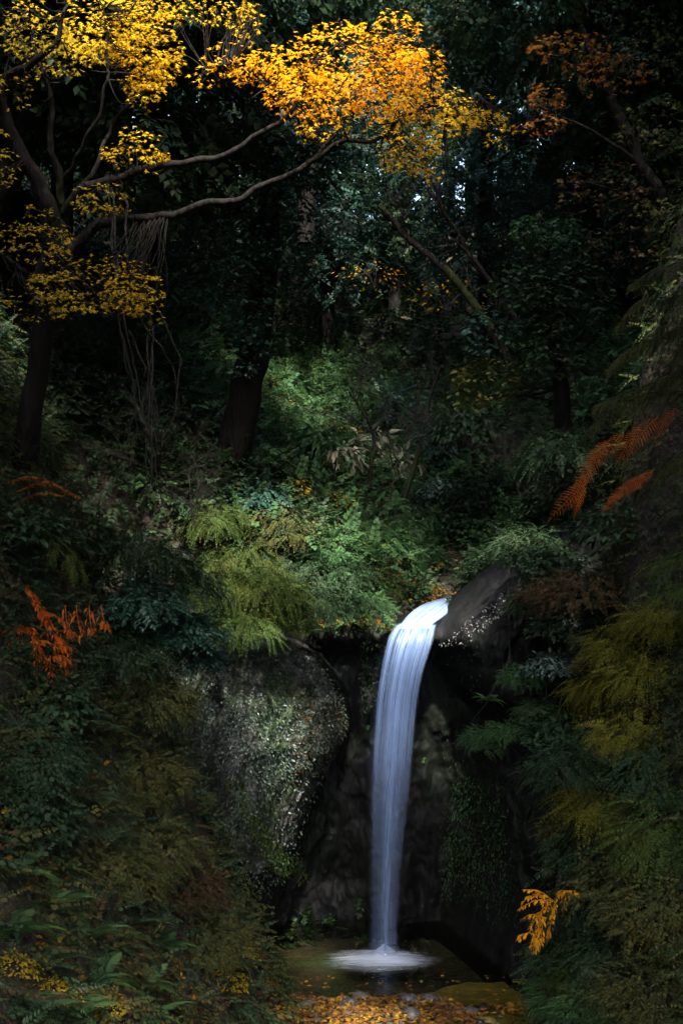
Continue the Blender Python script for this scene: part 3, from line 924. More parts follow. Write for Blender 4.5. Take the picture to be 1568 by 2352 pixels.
rock_plants('rock_moss', 9000, .055, M['moss_green'], -2.3, -.6, .7, 3.1, lambda x, z: np.abs(x + 1.72 - .40 * (3.3 - z)) < .13 + .05 * rng.uniform(-1, 1, x.shape), NARROW, 1.4)
rock_plants('rock_moss', 900, .05, M['deep_green'], .1, .9, 3.6, 5.1, bm1)




def ledge_plants(name, x0, x1, n, tmpl, size, mat, fr=.0, to=1.0, up=.5):
    x = rng.uniform(x0, x1, n); T = np.interp(x, TX, TZ)
    f = rng.uniform(fr, to, n)
    y = cliff_y(x, T) + .75 + f * 1.6; z = T + .2 * f - .02
    k = fbm(x * 1.4, y * 1.4, 5., 3) > -.2 + .2 * rng.uniform(-1, 1, n)
    p = np.stack([x, y, z], 1)[k]; n = len(p)
    ax = norm(np.array([0, -.5, up]) + rng.normal(0, .6, (n, 3)))
    nm = norm(np.array([0, -.2, 1.0]) + rng.normal(0, .35, (n, 3)))
    mb = MB(); scatter(mb, tmpl, frames(ax, nm, size * rng.uniform(.5, 1.3, n)), p + np.array([0, 0, .0]))
    return tag(mb.build(name, mat), kind='stuff')


ledge_plants('ledge_plants', -3.6, .7, 1500, SPRAY, .26, M['deep_green'], -.3, 1)
ledge_plants('ledge_plants', -3.0, .75, 900, SPRAY_FINE, .28, M['lime'], -.35, .8)
ledge_plants('ledge_plants', -.6, .95, 500, SPRAY, .20, M['fresh_green'], -.45, .8)
ledge_plants('fallen_leaves', -.5, 1.0, 1500, LEAF, .08, M['litter'], -.45, .9, .1)
ledge_plants('ledge_plants', 1.9, 5, 1200, SPRAY, .24, M['deep_green'], .0, 1.2)
rng = np.random.default_rng(44)
# ------------------------------------------------------------------ maple on the left bank
def branch(root, name, pts, r0, r1, mat='bark_wet', wob=.03, sides=8):
    mb = MB()
    c = tube(mb, [P(*p) for p in pts], r0, r1, sides=sides, m=7, wob=wob)
    o = mb.build(name, M[mat], root, True)
    return o, c


def at0(root):
    root.location = (0, 0, 0)
    return root


def rebase(root):
    """Moves an Empty to the foot of what it carries without moving its children."""
    zmin, best = 1e9, None
    for ch in root.children:
        n = len(ch.data.vertices)
        a = np.zeros(n * 3, np.float32); ch.data.vertices.foreach_get('co', a); a = a.reshape(-1, 3)
        if ch.name.startswith(('trunk', 'stem')) and a[:, 2].min() < zmin:
            k = a[:, 2].argmin(); zmin = a[k, 2]; best = a[k].copy()
    if best is None:
        return root
    for ch in root.children:
        n = len(ch.data.vertices)
        a = np.zeros(n * 3, np.float32); ch.data.vertices.foreach_get('co', a)
        ch.data.vertices.foreach_set('co', (a.reshape(-1, 3) - best).ravel()); ch.data.update()
    root.location = [float(v) for v in best]
    return root


maple = empty('maple_tree')
tag(maple, 'autumn maple on the left bank with mossy limbs under glowing yellow and orange leaves', 'tree')
ends = []
for nm, pts, r0, r1 in (
        ('trunk', [(55, 1075, 16.6), (70, 950, 16.4), (95, 760, 16.2), (128, 610, 16.0), (148, 490, 15.9)], .20, .115),
        ('trunk', [(90, 780, 16.25), (112, 600, 15.9), (108, 485, 15.7), (80, 415, 15.6), (42, 350, 15.5), (20, 295, 15.4), (8, 230, 15.3), (18, 175, 15.2), (68, 155, 15.1), (120, 100, 15.0), (150, 20, 15.0)], .15, .035),
        ('limb', [(148, 495, 15.9), (135, 430, 15.8), (118, 330, 15.6), (112, 220, 15.5), (90, 140, 15.4), (66, 30, 15.3)], .085, .03),
        ('limb', [(146, 500, 15.9), (198, 428, 15.7), (280, 402, 15.6), (340, 385, 15.5), (400, 372, 15.4), (490, 365, 15.3), (560, 337, 15.2), (640, 285, 15.1), (672, 252, 15.0), (700, 205, 15.0), (735, 140, 15.0), (790, 90, 15.0)], .085, .02),
        ('limb', [(160, 470, 15.9), (215, 392, 15.9), (242, 330, 16.0), (288, 250, 16.0), (335, 190, 16.1), (360, 90, 16.2)], .055, .02),
        ('limb', [(120, 640, 16.0), (190, 545, 16.0), (262, 507, 15.8), (320, 503, 15.7), (385, 498, 15.6), (450, 474, 15.5), (540, 455, 15.4), (622, 418, 15.3), (700, 384, 15.2), (760, 345, 15.1), (805, 328, 15.0), (862, 318, 15.0), (930, 268, 15.0), (1010, 240, 15.0), (1100, 235, 15.0)], .10, .015),
        ('limb', [(722, 376, 15.2), (745, 335, 15.2), (792, 250, 15.3), (822, 195, 15.4), (870, 120, 15.5), (900, 60, 15.6)], .05, .012),
        ('limb', [(132, 420, 15.8), (190, 330, 15.5), (230, 235, 15.4), (250, 120, 15.3), (235, 20, 15.2)], .045, .015),
        ('limb', [(672, 252, 15.0), (600, 190, 15.1), (540, 150, 15.2), (470, 150, 15.3)], .028, .010),
        ('limb', [(60, 625, 15.9), (20, 590, 15.7), (-30, 570, 15.5)], .05, .03)):
    _, c = branch(maple, nm, pts, r0 * (.9 if nm == 'trunk' else .72), r1 * .6, wob=.07)
    ends.append(c)
allc = np.concatenate(ends[1:])
tw = MB()
CL = [  # px, py, depth, half-width, half-height, leaf material, fill
    (800, 140, 15.2, 190, 80, 'amber', 1.15), (650, 155, 15.1, 120, 50, 'amber', 1.1), (545, 140, 15.2, 80, 28, 'amber', .9),
    (720, 215, 15.0, 120, 55, 'amber', 1.0), (900, 200, 15.1, 125, 65, 'amber', 1.1), (880, 70, 15.4, 90, 35, 'amber', .8), (960, 150, 15.3, 70, 45, 'amber', .8),
    (980, 255, 15.0, 130, 45, 'yellow', 1.4), (940, 330, 15.0, 80, 60, 'yellow', 1.2), (1085, 255, 15.0, 85, 30, 'yellow', 1.3), (1150, 300, 15.1, 40, 22, 'yellow', .6), (740, 285, 15.0, 70, 28, 'yellow', .6),
    (1000, 395, 15.2, 40, 18, 'yellow', .4), (820, 270, 15.1, 60, 30, 'yellow', .5),
    (240, 60, 15.5, 120, 75, 'yellow', 1.3), (340, 120, 15.6, 85, 75, 'yellow', 1.3), (300, 20, 15.6, 90, 40, 'yellow', .9), (335, 205, 15.7, 50, 42, 'yellow', .7),
    (315, 350, 15.4, 85, 34, 'yellow', .9), (500, 15, 15.5, 120, 26, 'yellow', .8), (570, 55, 15.5, 38, 32, 'yellow', .6), (375, 10, 15.3, 60, 30, 'yellow', .7), (480, 165, 15.3, 45, 24, 'amber', .5),
    (80, 70, 15.2, 90, 60, 'olive_yellow', .6), (130, 130, 15.2, 100, 45, 'olive_yellow', .7), (30, 200, 15.0, 50, 30, 'olive_yellow', .5), (10, 370, 14.8, 30, 55, 'olive_yellow', .6), (40, 20, 15.0, 60, 25, 'yellow', .5),  # left leaves dimmed by a duller colour in place of shade
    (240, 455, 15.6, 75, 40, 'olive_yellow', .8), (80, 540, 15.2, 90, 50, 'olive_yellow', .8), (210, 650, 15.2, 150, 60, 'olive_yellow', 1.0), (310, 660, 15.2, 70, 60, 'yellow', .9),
    (90, 690, 15.0, 100, 45, 'olive_yellow', .35), (330, 720, 15.2, 50, 30, 'olive_yellow', .35)]
CROWN = {}
for (px_, py_, D_, rx_, ry_, mt, fill) in CL:
    k = D_ / F
    rad = np.array([rx_ * k, max(.35, rx_ * k * .75), ry_ * k])
    area = math.pi * rad[0] * rad[2]
    mb = CROWN.setdefault(mt, MB())
    c = P(px_, py_, D_)
    n = int(fill * area / .0024 * 1.8)
    leaf_cloud(mb, MAPLE, c, rad, n, .070, layers=max(2, int(ry_ / 12)), droop=.28, tilt=.42)
    for t in range(max(6, int(rx_ / 5))):
        tip = c + rng.uniform(-.85, .85, 3) * rad
        b = allc[np.linalg.norm(allc - tip, axis=1).argmin()]
        mid = (b + tip) / 2 + rng.normal(0, .07, 3) + np.array([0, 0, -.04])
        if np.linalg.norm(b - tip) < 2.2:
            tube(tw, [b, mid, tip], .010, .003, sides=4, m=4, wob=.04)
for mt, mb in CROWN.items():
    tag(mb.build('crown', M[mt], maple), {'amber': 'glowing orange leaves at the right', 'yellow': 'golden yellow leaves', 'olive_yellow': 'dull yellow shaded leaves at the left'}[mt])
tw.build('twigs', M['bark_wet'], maple, True)
rebase(maple)
next(c for c in maple.children if c.name.startswith('twigs')).parent = next(c for c in maple.children if c.name.startswith('trunk'))


# ------------------------------------------------------------------ other single trees
def tree(name, label, trunk, r0, r1, limbs, clumps, tmpl, size, mats, group=None, bark='bark_wet', droop=.3, dens=1.0, layers=0, twig_n=5, tilt=.5):
    root = empty(name)
    tag(root, label, 'tree', group)
    cs = []
    _, c = branch(root, 'trunk', trunk, r0, r1, bark, .05, 10)
    cs.append(c)
    for pts, a, b in limbs:
        _, c = branch(root, 'limb', pts, a, b, bark, .04, 6)
        cs.append(c)
    allc = np.concatenate(cs)
    tw = MB()
    mbs = {}
    for (px_, py_, D_, rx_, ry_, mt, fill) in clumps:
        k = D_ / F
        rad = np.array([rx_ * k, max(.4, rx_ * k * .8), ry_ * k])
        mb = mbs.setdefault(mt, MB())
        c = P(px_, py_, D_)
        n = int(dens * fill * math.pi * rad[0] * rad[2] / (size * size))
        leaf_cloud(mb, tmpl, c, rad, n, size, layers=layers, droop=droop, tilt=tilt)
        for t in range(twig_n):
            tip = c + rng.uniform(-.8, .8, 3) * rad
            b = allc[np.linalg.norm(allc - tip, axis=1).argmin()]
            tube(tw, [b, (b + tip) / 2 + rng.normal(0, .1, 3), tip], .02, .006, sides=4, m=4, wob=.06)
    for mt, mb in mbs.items():
        mb.build('crown', M[mt], root)
    if tw.n:
        tw.build('twigs', M[bark], root, True)
    rebase(root)
    for ch in list(root.children):          # the twigs grow out of the trunk
        if ch.name.startswith('twigs'):
            ch.parent = next(c for c in root.children if c.name.startswith('trunk'))
    return root


tree('evergreen_tree', 'tall dark leaning tree with teal glossy leaves behind the long maple limbs',
     [(520, 1090, 24.2), (548, 980, 24), (568, 880, 23.9), (592, 760, 23.8), (608, 640, 23.7), (620, 480, 23.6), (622, 300, 23.5), (618, 120, 23.4)], .36, .14,
     [([(612, 560, 23.7), (540, 480, 23.3), (470, 420, 23.0), (420, 330, 22.8)], .08, .02), ([(616, 480, 23.6), (680, 400, 23.2), (740, 340, 23)], .07, .02),
      ([(604, 660, 23.7), (540, 640, 23.2), (470, 620, 23)], .06, .02), ([(620, 400, 23.5), (560, 330, 23.2), (500, 260, 23)], .06, .02)],
     [(425, 295, 22.6, 70, 45, 'evergreen', 1.3), (490, 350, 22.7, 120, 70, 'evergreen', 1.2), (545, 430, 22.8, 130, 80, 'evergreen', 1.2), (500, 570, 22.9, 140, 85, 'evergreen', 1.3),
      (570, 690, 23.0, 60, 90, 'evergreen', 1.2), (440, 640, 22.9, 90, 80, 'evergreen', 1.1), (700, 360, 22.8, 110, 65, 'evergreen', 1.2), (650, 300, 23.2, 120, 60, 'evergreen', 1.0), (790, 345, 23, 70, 40, 'evergreen', 1.0),
      (775, 500, 22.9, 50, 40, 'sheen', 1.0), (520, 250, 23.0, 70, 50, 'lime', .8), (680, 460, 23.2, 90, 50, 'evergreen', .9), (640, 560, 23.4, 90, 60, 'deep_green', .9), (575, 800, 23.1, 45, 50, 'evergreen', .8), (560, 850, 23.0, 25, 18, 'sheen', 1.0)],
     OVAL, .13, None, dens=6.5, tilt=.6)
tree('evergreen_tree', 'dark evergreen high behind the orange maple crown, teal leaves touched with blue',
     [(700, 560, 29), (720, 300, 28.8), (735, 60, 28.6), (740, -100, 28.5)], .22, .08, [],
     [(650, 60, 28, 110, 60, 'evergreen', 1.1), (800, 40, 28, 120, 70, 'evergreen', 1.1), (960, 60, 28, 120, 80, 'evergreen', 1.1), (1060, 130, 28, 90, 80, 'deep_green', 1.0), (880, 200, 29, 160, 70, 'evergreen', .8), (1000, 30, 27, 80, 50, 'olive', 1.0), (500, 110, 29, 100, 80, 'evergreen', .7)],
     OVAL, .16, None, dens=5)
tree('broadleaf_tree', 'shaded dark green tree on the right bank with a sunlit pale green tuft',
     [(1300, 1010, 23), (1275, 800, 22.8), (1255, 620, 22.6), (1240, 480, 22.5)], .17, .06,
     [([(1265, 700, 22.7), (1200, 640, 22.5), (1140, 640, 22.3)], .05, .02), ([(1260, 660, 22.7), (1330, 600, 22.4)], .05, .02)],
     [(1250, 530, 22, 85, 40, 'fresh_green', .9), (1290, 560, 22, 100, 55, 'deep_green', 1.1), (1180, 650, 22, 70, 60, 'deep_green', .9), (1300, 680, 22, 110, 90, 'deep_green', 1.2), (1130, 760, 22.3, 70, 60, 'evergreen', .8), (1120, 870, 22.3, 80, 60, 'olive', .9), (1240, 800, 22, 100, 80, 'deep_green', 1.0), (1080, 900, 22.4, 50, 50, 'lime', .5)],  # fresh_green clump paints the sunlit tuft with a paler leaf colour
     OVAL, .13, None, dens=6)
tree('maple_tree', 'shaded russet maple in the upper right with thin drooping boughs',
     [(1600, 760, 19), (1540, 520, 18.8), (1450, 330, 18.6), (1380, 180, 18.5), (1330, 60, 18.4)], .15, .04,
     [([(1470, 370, 18.6), (1370, 310, 18.4), (1260, 255, 18.2)], .04, .012), ([(1540, 520, 18.8), (1440, 450, 18.4), (1340, 420, 18.2)], .04, .012), ([(1400, 220, 18.5), (1320, 160, 18.3), (1240, 115, 18.2)], .035, .01)],
     [(1310, 110, 18.2, 100, 42, 'russet', .7), (1400, 170, 18.3, 90, 50, 'russet', .5), (1250, 225, 18.2, 45, 45, 'russet', .8), (1240, 285, 18.1, 60, 22, 'russet', .7), (1480, 110, 18.4, 100, 60, 'olive', .7), (1500, 280, 18.3, 90, 60, 'olive', .7), (1380, 420, 18.2, 110, 60, 'brown', .6), (1520, 450, 18.2, 80, 70, 'olive', .6), (1450, 560, 18.4, 110, 50, 'brown', .5)],
     MAPLE, .095, None, dens=4.5, layers=4)
for lab, tr, r0 in (('dark bare trunk slanting down right across the middle of the gorge', [(870, 470, 26), (930, 540, 25.9), (1000, 600, 25.8), (1060, 660, 25.7), (1120, 745, 25.6), (1180, 850, 25.6)], .10),
                    ('thin dark trunk slanting beside the thicker one, above the pale green tuft', [(985, 440, 27), (1040, 520, 26.9), (1090, 600, 26.8), (1140, 665, 26.7), (1200, 760, 26.6)], .06)):
    root = empty('leaning_tree'); tag(root, lab, 'tree')
    mb = MB(); c = tube(mb, [P(*p) for p in tr[::-1]], r0, r0 * .6, sides=8, m=6, wob=.05)
    mb.build('trunk', M['bark'], root, True)
    mb = MB()
    for k in range(7):
        q = c[rng.integers(4, len(c))]
        twigs(mb, q, np.array([rng.normal(0, .6), rng.normal(0, .4), .8]), rng.uniform(.6, 1.3), .02, 2, .6)
    mb.build('twigs', M['twig'], root, True)
    rebase(root)
for lab, tr, r0 in (('mossy sapling leaning right of the pale bamboo grass', [(925, 1165, 26.2), (935, 1120, 26.2), (958, 1050, 26.2), (975, 980, 26.1), (985, 920, 26.1), (1010, 840, 26)], .06),
                    ('dark forked sapling standing in the pale bamboo grass', [(836, 1190, 26.4), (846, 1120, 26.4), (852, 1060, 26.3), (858, 1020, 26.3), (840, 960, 26.2), (800, 900, 26.1)], .06),
                    ('slim dark sapling between the two thicker saplings', [(893, 1225, 26), (898, 1150, 26), (905, 1090, 26), (912, 1060, 26)], .035)):
    root = empty('sapling'); tag(root, lab, 'sapling')
    mb = MB(); c = tube(mb, [P(*p) for p in tr], r0, r0 * .4, sides=7, m=6, wob=.04)
    mb.build('trunk', M['bark'], root, True)
    mb = MB()
    for k in range(5):
        q = c[rng.integers(len(c) // 2, len(c))]
        twigs(mb, q, np.array([rng.normal(0, .8), rng.normal(0, .4), .7]), rng.uniform(.5, 1.1), .014, 2, .6)
    mb.build('twigs', M['twig'], root, True)
    rebase(root)

# bare grey twiggy shrubs in the middle
for i, (lab, px_, py_, Y_, L) in enumerate((
        ('tangle of bare grey twigs over the green slope, left of the slanting trunk', 800, 860, 25.5, 1.3),
        ('bare grey bush high in the middle, under the slanting dark trunk', 950, 860, 26.5, 1.3),
        ('bare twiggy bush right above the stream, reaching left', 1060, 940, 25, 1.2),
        ('bare grey brush hanging among the vines on the left slope', 370, 960, 19.5, 1.1),
        ('bare brown twigs spreading below the vines, left of the leaning trunk', 430, 1080, 20, 1.0),
        ('bare thin bush against the dark right bank, above the rock ridge', 1190, 1010, 22, 1.0))):
    root = empty('bare_shrub'); tag(root, lab, 'shrub')
    b = P(px_, py_, Y_) - np.array([0, 0, .9])
    mb = MB()
    for k in range(6):
        twigs(mb, b + rng.normal(0, .08, 3), np.array([rng.normal(0, .75), rng.normal(0, .5), .8]), L * rng.uniform(.7, 1.2), .010, 3, .6, .1, 4)
    mb.build('stems', M['bark_wet' if i in (3, 4) else 'twig'], root, True)
    rebase(root)

# ------------------------------------------------------------------ far forest
rng = np.random.default_rng(21)
def big_tree_proto(name, h, crown, tmpl, size, n, mat, r0, base=.35, droop=.3, cone=False, w=2.2):
    root = empty(name); root['category'] = 'tree'
    mb = MB(); tube(mb, [(0, 0, -.6), (.05, 0, h * .4), (-.05, .05, h * .75), (0, 0, h * .98)], r0, r0 * .25, sides=8, m=5, wob=.06)
    mb.build('trunk', M['bark_wet'], root, True)
    mb = MB()
    lm = MB()
    for k in range(crown):
        u = base + (1 - base) * (k + .5) / crown
        wr = w * ((1.08 - u) / (1.08 - base)) if cone else w * math.sin(math.pi * min(1, (u - base) / (1 - base) * .85 + .15)) ** .6
        a = k * 2.4 + rng.uniform(-.5, .5)
        rr = wr * rng.uniform(.35, .75)
        c = np.array([math.cos(a) * rr, math.sin(a) * rr, u * h])
        rad = np.array([wr * .62, wr * .62, h * (1 - base) / crown * (1.6 if not cone else 1.1) + .25])
        leaf_cloud(mb, tmpl, c, rad, n // crown, size, droop=droop, out=.9)
        tube(lm, [(0, 0, u * h - .5), c * np.array([.6, .6, 1]) - np.array([0, 0, .15]), c + np.array([0, 0, -.1])], .06, .02, sides=5, m=3)
    mb.build('crown', mat, root)
    lm.build('limbs', M['bark'], root, True)
    return root


BT = [big_tree_proto('evergreen_tree', 9.5, 16, SPRAY, .42, 2600, M['deep_green'], .22, .22, .35, False, 2.3),
      big_tree_proto('evergreen_tree', 11, 18, SPRAY, .40, 3000, M['evergreen'], .24, .25, .35, False, 2.2)]
CED = big_tree_proto('cedar_tree', 15, 22, SPRAY_FINE, .55, 1700, M['deep_green'], .20, .38, .7, True, 2.0)
spots = [(-11, 34), (-8.5, 31), (-6.5, 36), (-4.6, 31.5), (-2.5, 37), (-.4, 34), (1.6, 38.5), (3.8, 33), (6.2, 30.5), (8.4, 33.5), (10.5, 31), (12.8, 35), (-9.5, 40), (-5, 42), (-1, 43), (5.6, 37), (9, 39), (13, 41), (7.2, 26.5), (9.5, 27), (-7.5, 26), (-5.6, 25.3), (2.2, 42.5), (7.9, 42), (10.2, 43.5), (-3, 40), (12, 44.5), (0.2, 46), (4.9, 45.2)]
for i, (x, y) in enumerate(spots):
    side = 'left' if x < -3 else ('right' if x > 4.5 else 'middle')
    put(BT[i % 2], (x, y, gz(x, y) - .3), 'dark shaded evergreen in the dense wood at the back of the gorge', 'evergreens filling the wood behind the gorge', rot=(0, 0, rng.uniform(0, 6.28)), sc=rng.uniform(.8, 1.1))
k = 0
for row, (y, n, xa, xb) in enumerate(((46, 12, -9, 15), (49, 14, -10, 17), (53, 14, -12, 19))):
    for i in range(n):
        x = xa + (xb - xa) * (i + .5) / n + rng.uniform(-.5, .5)
        put(CED, (x, y + rng.uniform(-1, 1), gz(x, y) - .3), 'straight cedar on the far ridge with bright sky slits beside its trunk', 'cedars along the far ridge', rot=(0, 0, rng.uniform(0, 6.28)), sc=rng.uniform(.85, 1.15))

# trees added out of view, above and behind the viewer, to shade the gorge
rng = np.random.default_rng(5)
SHADE_CAN = big_tree_proto('evergreen_tree', 12, 16, SPRAY, .62, 3400, M['deep_green'], .28, .4, .3, False, 3.6)
SHADE_HIGH = big_tree_proto('evergreen_tree', 16, 14, SPRAY, .60, 5600, M['deep_green'], .24, .74, .3, False, 3.3)
for (pr, x, y, s, lean) in [(SHADE_CAN, -8.2, 7, 1.25, 0), (SHADE_CAN, -9.5, 13, 1.2, 0), (SHADE_CAN, -9.6, 18.5, 1.1, 0), (SHADE_CAN, -10, 25, 1.2, 0), (SHADE_CAN, 8, 7, 1.25, 0), (SHADE_CAN, 9.2, 12.5, 1.25, 0), (SHADE_CAN, 9.4, 17.5, 1.2, 0), (SHADE_CAN, 10.8, 23, 1.2, 0),
                        (SHADE_CAN, -8, -3, 1.3, 0), (SHADE_CAN, 8, -3, 1.3, 0), (SHADE_CAN, -7, -9, 1.2, 0), (SHADE_CAN, 7, -9, 1.2, 0), (SHADE_CAN, -12, 18, 1.3, 0), (SHADE_CAN, 12, 17, 1.3, 0),
                        (SHADE_HIGH, -5.0, 9.2, .88, .24), (SHADE_CAN, -5.6, 2.2, 1.1, .1), (SHADE_HIGH, 5.3, 9.8, .88, .18), (SHADE_HIGH, -4.0, 5.2, .95, .12), (SHADE_HIGH, 4.4, 5.2, .80, .03), (SHADE_CAN, 8.2, 15.0, 1.05, .42), (SHADE_CAN, -7.2, 17.5, 1.05, .48), (SHADE_CAN, 7.4, 17, 1.05, .42), (SHADE_CAN, -7.4, 21.5, 1.1, .45), (SHADE_CAN, -7.5, 26, 1.1, .4), (SHADE_CAN, 8.5, 26, 1.2, .4)]:
    put(pr, (x, y, gz(x, y) - .3), 'large evergreen added on the gorge side out of view, its crown shading the gorge', 'evergreens added to shade the gorge', rot=(0, -lean * np.sign(x), rng.uniform(-.4, .4)), sc=s)

rng = np.random.default_rng(33)
# ------------------------------------------------------------------ plumes: long drooping sprays of fine leaves
def plume(mb, pts, width, n, tmpl=NARROW, sag=.5):
    c = crom(pts, 10)
    u = rng.uniform(.04, 1, n)
    i = np.minimum((u * (len(c) - 1)).astype(int), len(c) - 2)
    f = (u * (len(c) - 1) - i)[:, None]
    p = c[i] * (1 - f) + c[i + 1] * f
    t = norm(c[i + 1] - c[i])
    side = norm(np.cross(t, np.array([0, 0, 1.0]))) * rng.choice([-1, 1], n)[:, None]
    w = width * (np.sin(math.pi * np.clip(u * .85 + .12, 0, 1)) ** .7 + .15)
    ax = norm(t * .75 + side * rng.uniform(.3, 1, (n, 1)) + np.array([0, 0, -sag]) + rng.normal(0, .15, (n, 3)))
    nm = norm(np.array([0, 0, 1.0]) + rng.normal(0, .3, (n, 3)))
    scatter(mb, tmpl, frames(ax, nm, w * rng.uniform(.6, 1.2, n)), p + side * w[:, None] * rng.uniform(0, .35, (n, 1)))
    return c


def plume_plant(name, cat, label, mat, plumes, width, n, group=None, stem=.012, tmpl=NARROW, part='frond'):
    root = empty(name, plumes[0][0] if not isinstance(plumes[0][0], tuple) else P(*plumes[0][0]))
    tag(root, label, cat, group)
    b = np.array(root.location)
    for pl in plumes:
        pts = np.array([P(*p) for p in pl]) - b
        mb = MB()
        L = np.linalg.norm(np.diff(pts, axis=0), axis=1).sum()
        plume(mb, pts, width, max(20, int(n * L)), tmpl)
        tube(mb, pts, stem, stem * .3, sides=4, m=5)
        mb.build(part, mat, root)
    return root


FROND_OPEN = [T_frond(12, .35, .30, .62), T_frond(13, .5, .26, .62), T_frond(10, .25, .34, .6)]
FROND_LONG = [T_frond(17, .4, .17, .6), T_frond(15, .55, .2, .6)]


def hang_fern(label, mat, fr, kinds=FROND_OPEN):
    """A fern hanging on a bank: each frond runs from its root end to its tip."""
    a0 = P(*fr[0][0])
    root = empty('hanging_fern', a0)
    tag(root, label, 'fern', 'coloured ferns hanging on the banks')
    for k, (a, b) in enumerate(fr):
        A, B = P(*a), P(*b)
        d = B - A
        nrm = norm(np.array([rng.normal(0, .25), -1.0, .55 + rng.normal(0, .2)]))
        T = kinds[k % len(kinds)]
        mb = MB()
        scatter(mb, T, frames(d[None], nrm[None], np.array([np.linalg.norm(d) * 1.08])), (A - a0)[None])
        mb.build('frond', mat, root)
    return root


def fan(x, y, D, L, angs):
    """Fronds leaving one crown; angle 0 points right, 90 down, lengths in sight-line units."""
    return [((x + rng.uniform(-6, 6), y + rng.uniform(-6, 6), D), (x + math.cos(R(t)) * L * q, y + math.sin(R(t)) * L * q, D - .12)) for t, q in ((t + rng.uniform(-8, 8), rng.uniform(.75, 1.15)) for t in angs)]


arc = [(1548, 938), (1510, 958), (1470, 975), (1430, 992), (1400, 1010), (1382, 1040), (1365, 1075), (1345, 1110)]
fr = [((x, y, 14.4), (x - 62 + rng.uniform(-14, 14), y + 62 + rng.uniform(-12, 16), 14.2)) for x, y in arc]
hang_fern('long orange arc of fern fronds at the right edge, halfway up', M['rust_fern'], fr + [((1345, 1120, 14.3), (1308, 1180, 14.2)), ((1400, 1010, 14.4), (1355, 1080, 14.3))], FROND_LONG)
fr = [((x, y, 14.3), (x - 48 + rng.uniform(-8, 8), y + 42 + rng.uniform(-8, 8), 14.15)) for x, y in ((1500, 1078), (1480, 1085), (1460, 1098), (1440, 1115), (1425, 1132))]
hang_fern('short orange fern below the long orange arc at the right edge', M['rust_fern'], fr, FROND_LONG)


def loose(x, y, D, L, angs, bend=18):
    out = []
    for t in angs:
        t += rng.uniform(-10, 10); q = L * rng.uniform(.7, 1.2); x0 = x + rng.uniform(-8, 8); y0 = y + rng.uniform(-8, 8)
        out.append([(x0, y0, D), (x0 + math.cos(R(t)) * q * .5, y0 + math.sin(R(t)) * q * .5 - bend * .4, D - .06), (x0 + math.cos(R(t)) * q, y0 + math.sin(R(t)) * q + bend * .5, D - .12)])
    return out


plume_plant('hanging_fern', 'fern', 'golden orange fern hanging on the dark right bank just above the pool', M['gold_fern'],
            loose(1225, 2050, 15.0, 60, (150, 20, 60)) + loose(1270, 2075, 15.0, 75, (200, 165, 140, 115, 95)) + loose(1255, 2110, 14.95, 60, (180, 150, 120, 100)) + loose(1240, 2150, 14.9, 45, (165, 130, 95)) + loose(1305, 2050, 15.05, 45, (15, 60, 100, 150)),
            .068, 62, 'coloured ferns hanging on the banks', .005, T_leaf(.17))
plume_plant('hanging_fern', 'fern', 'rust red fern with drooping fingers on the left bank', M['rust_fern'],
            [[(x, 1390, 14.9), (x + dx * .3, 1390 + L * .5, 14.85), (x + dx, 1390 + L, 14.8)] for x, dx, L in ((150, 14, 80), (176, 12, 72), (205, 9, 70), (232, 22, 66))] + loose(55, 1345, 15.0, 90, (45, 60)) + loose(100, 1400, 14.95, 90, (30, 55, 80)) + loose(135, 1450, 14.9, 80, (15, 45, 75)),
            .095, 62, 'coloured ferns hanging on the banks', .006, T_leaf(.16))
plume_plant('hanging_fern', 'fern', 'rust orange fern nearest the left edge, with fingers pointing down', M['rust_fern'],
            loose(45, 1440, 14.7, 60, (160, 130, 95, 40, 10)) + loose(75, 1475, 14.65, 70, (15, 45, 80)) + loose(115, 1505, 14.6, 55, (10, 45, 85)),
            .09, 62, 'coloured ferns hanging on the banks', .006, T_leaf(.16))
plume_plant('drooping_fern', 'fern', 'dull gold fern plume on the left bank, above the red fern', M['lime'],
            [[(95, 1210, 15.6), (140, 1245, 15.5), (175, 1280, 15.4), (205, 1335, 15.4)], [(110, 1230, 15.6), (150, 1280, 15.4), (180, 1320, 15.4)]], .24, 34, tmpl=SPRAY_OPEN)
plume_plant('drooping_fern', 'fern', 'amber tinged fern cushion at the left edge, high above the red ferns', M['russet'],
            [[(40, 1130, 15.4), (90, 1110, 15.3), (140, 1120, 15.3), (185, 1145, 15.2)], [(50, 1150, 15.4), (100, 1130, 15.3), (150, 1140, 15.2)], [(60, 1120, 15.4), (110, 1105, 15.3), (160, 1130, 15.2)], [(20, 1110, 15.4), (60, 1095, 15.3), (110, 1100, 15.3)]], .07, 120, tmpl=LEAF)
root = plume_plant('feathery_tree', 'tree', 'tree of yellow green drooping plumes filling the upper right edge', M['olive'],
                   [[(1640, 560, 15), (1560, 600, 14.9), (1500, 620, 14.8), (1440, 660, 14.8)], [(1640, 640, 15), (1560, 680, 14.8), (1470, 690, 14.7), (1410, 760, 14.7)], [(1640, 720, 15), (1540, 760, 14.8), (1450, 800, 14.7), (1390, 850, 14.7)],
                    [(1640, 800, 15), (1540, 860, 14.8), (1440, 900, 14.7), (1360, 935, 14.6)], [(1600, 900, 15), (1500, 900, 14.8), (1400, 940, 14.6), (1330, 1010, 14.6)], [(1640, 600, 14.8), (1580, 640, 14.6), (1530, 720, 14.5), (1500, 800, 14.5)], [(1640, 1000, 14.8), (1560, 1040, 14.6), (1500, 1110, 14.5)], [(1640, 700, 14.6), (1590, 760, 14.5), (1540, 850, 14.4)]], .26, 95, tmpl=SPRAY_LACE, part='bough')
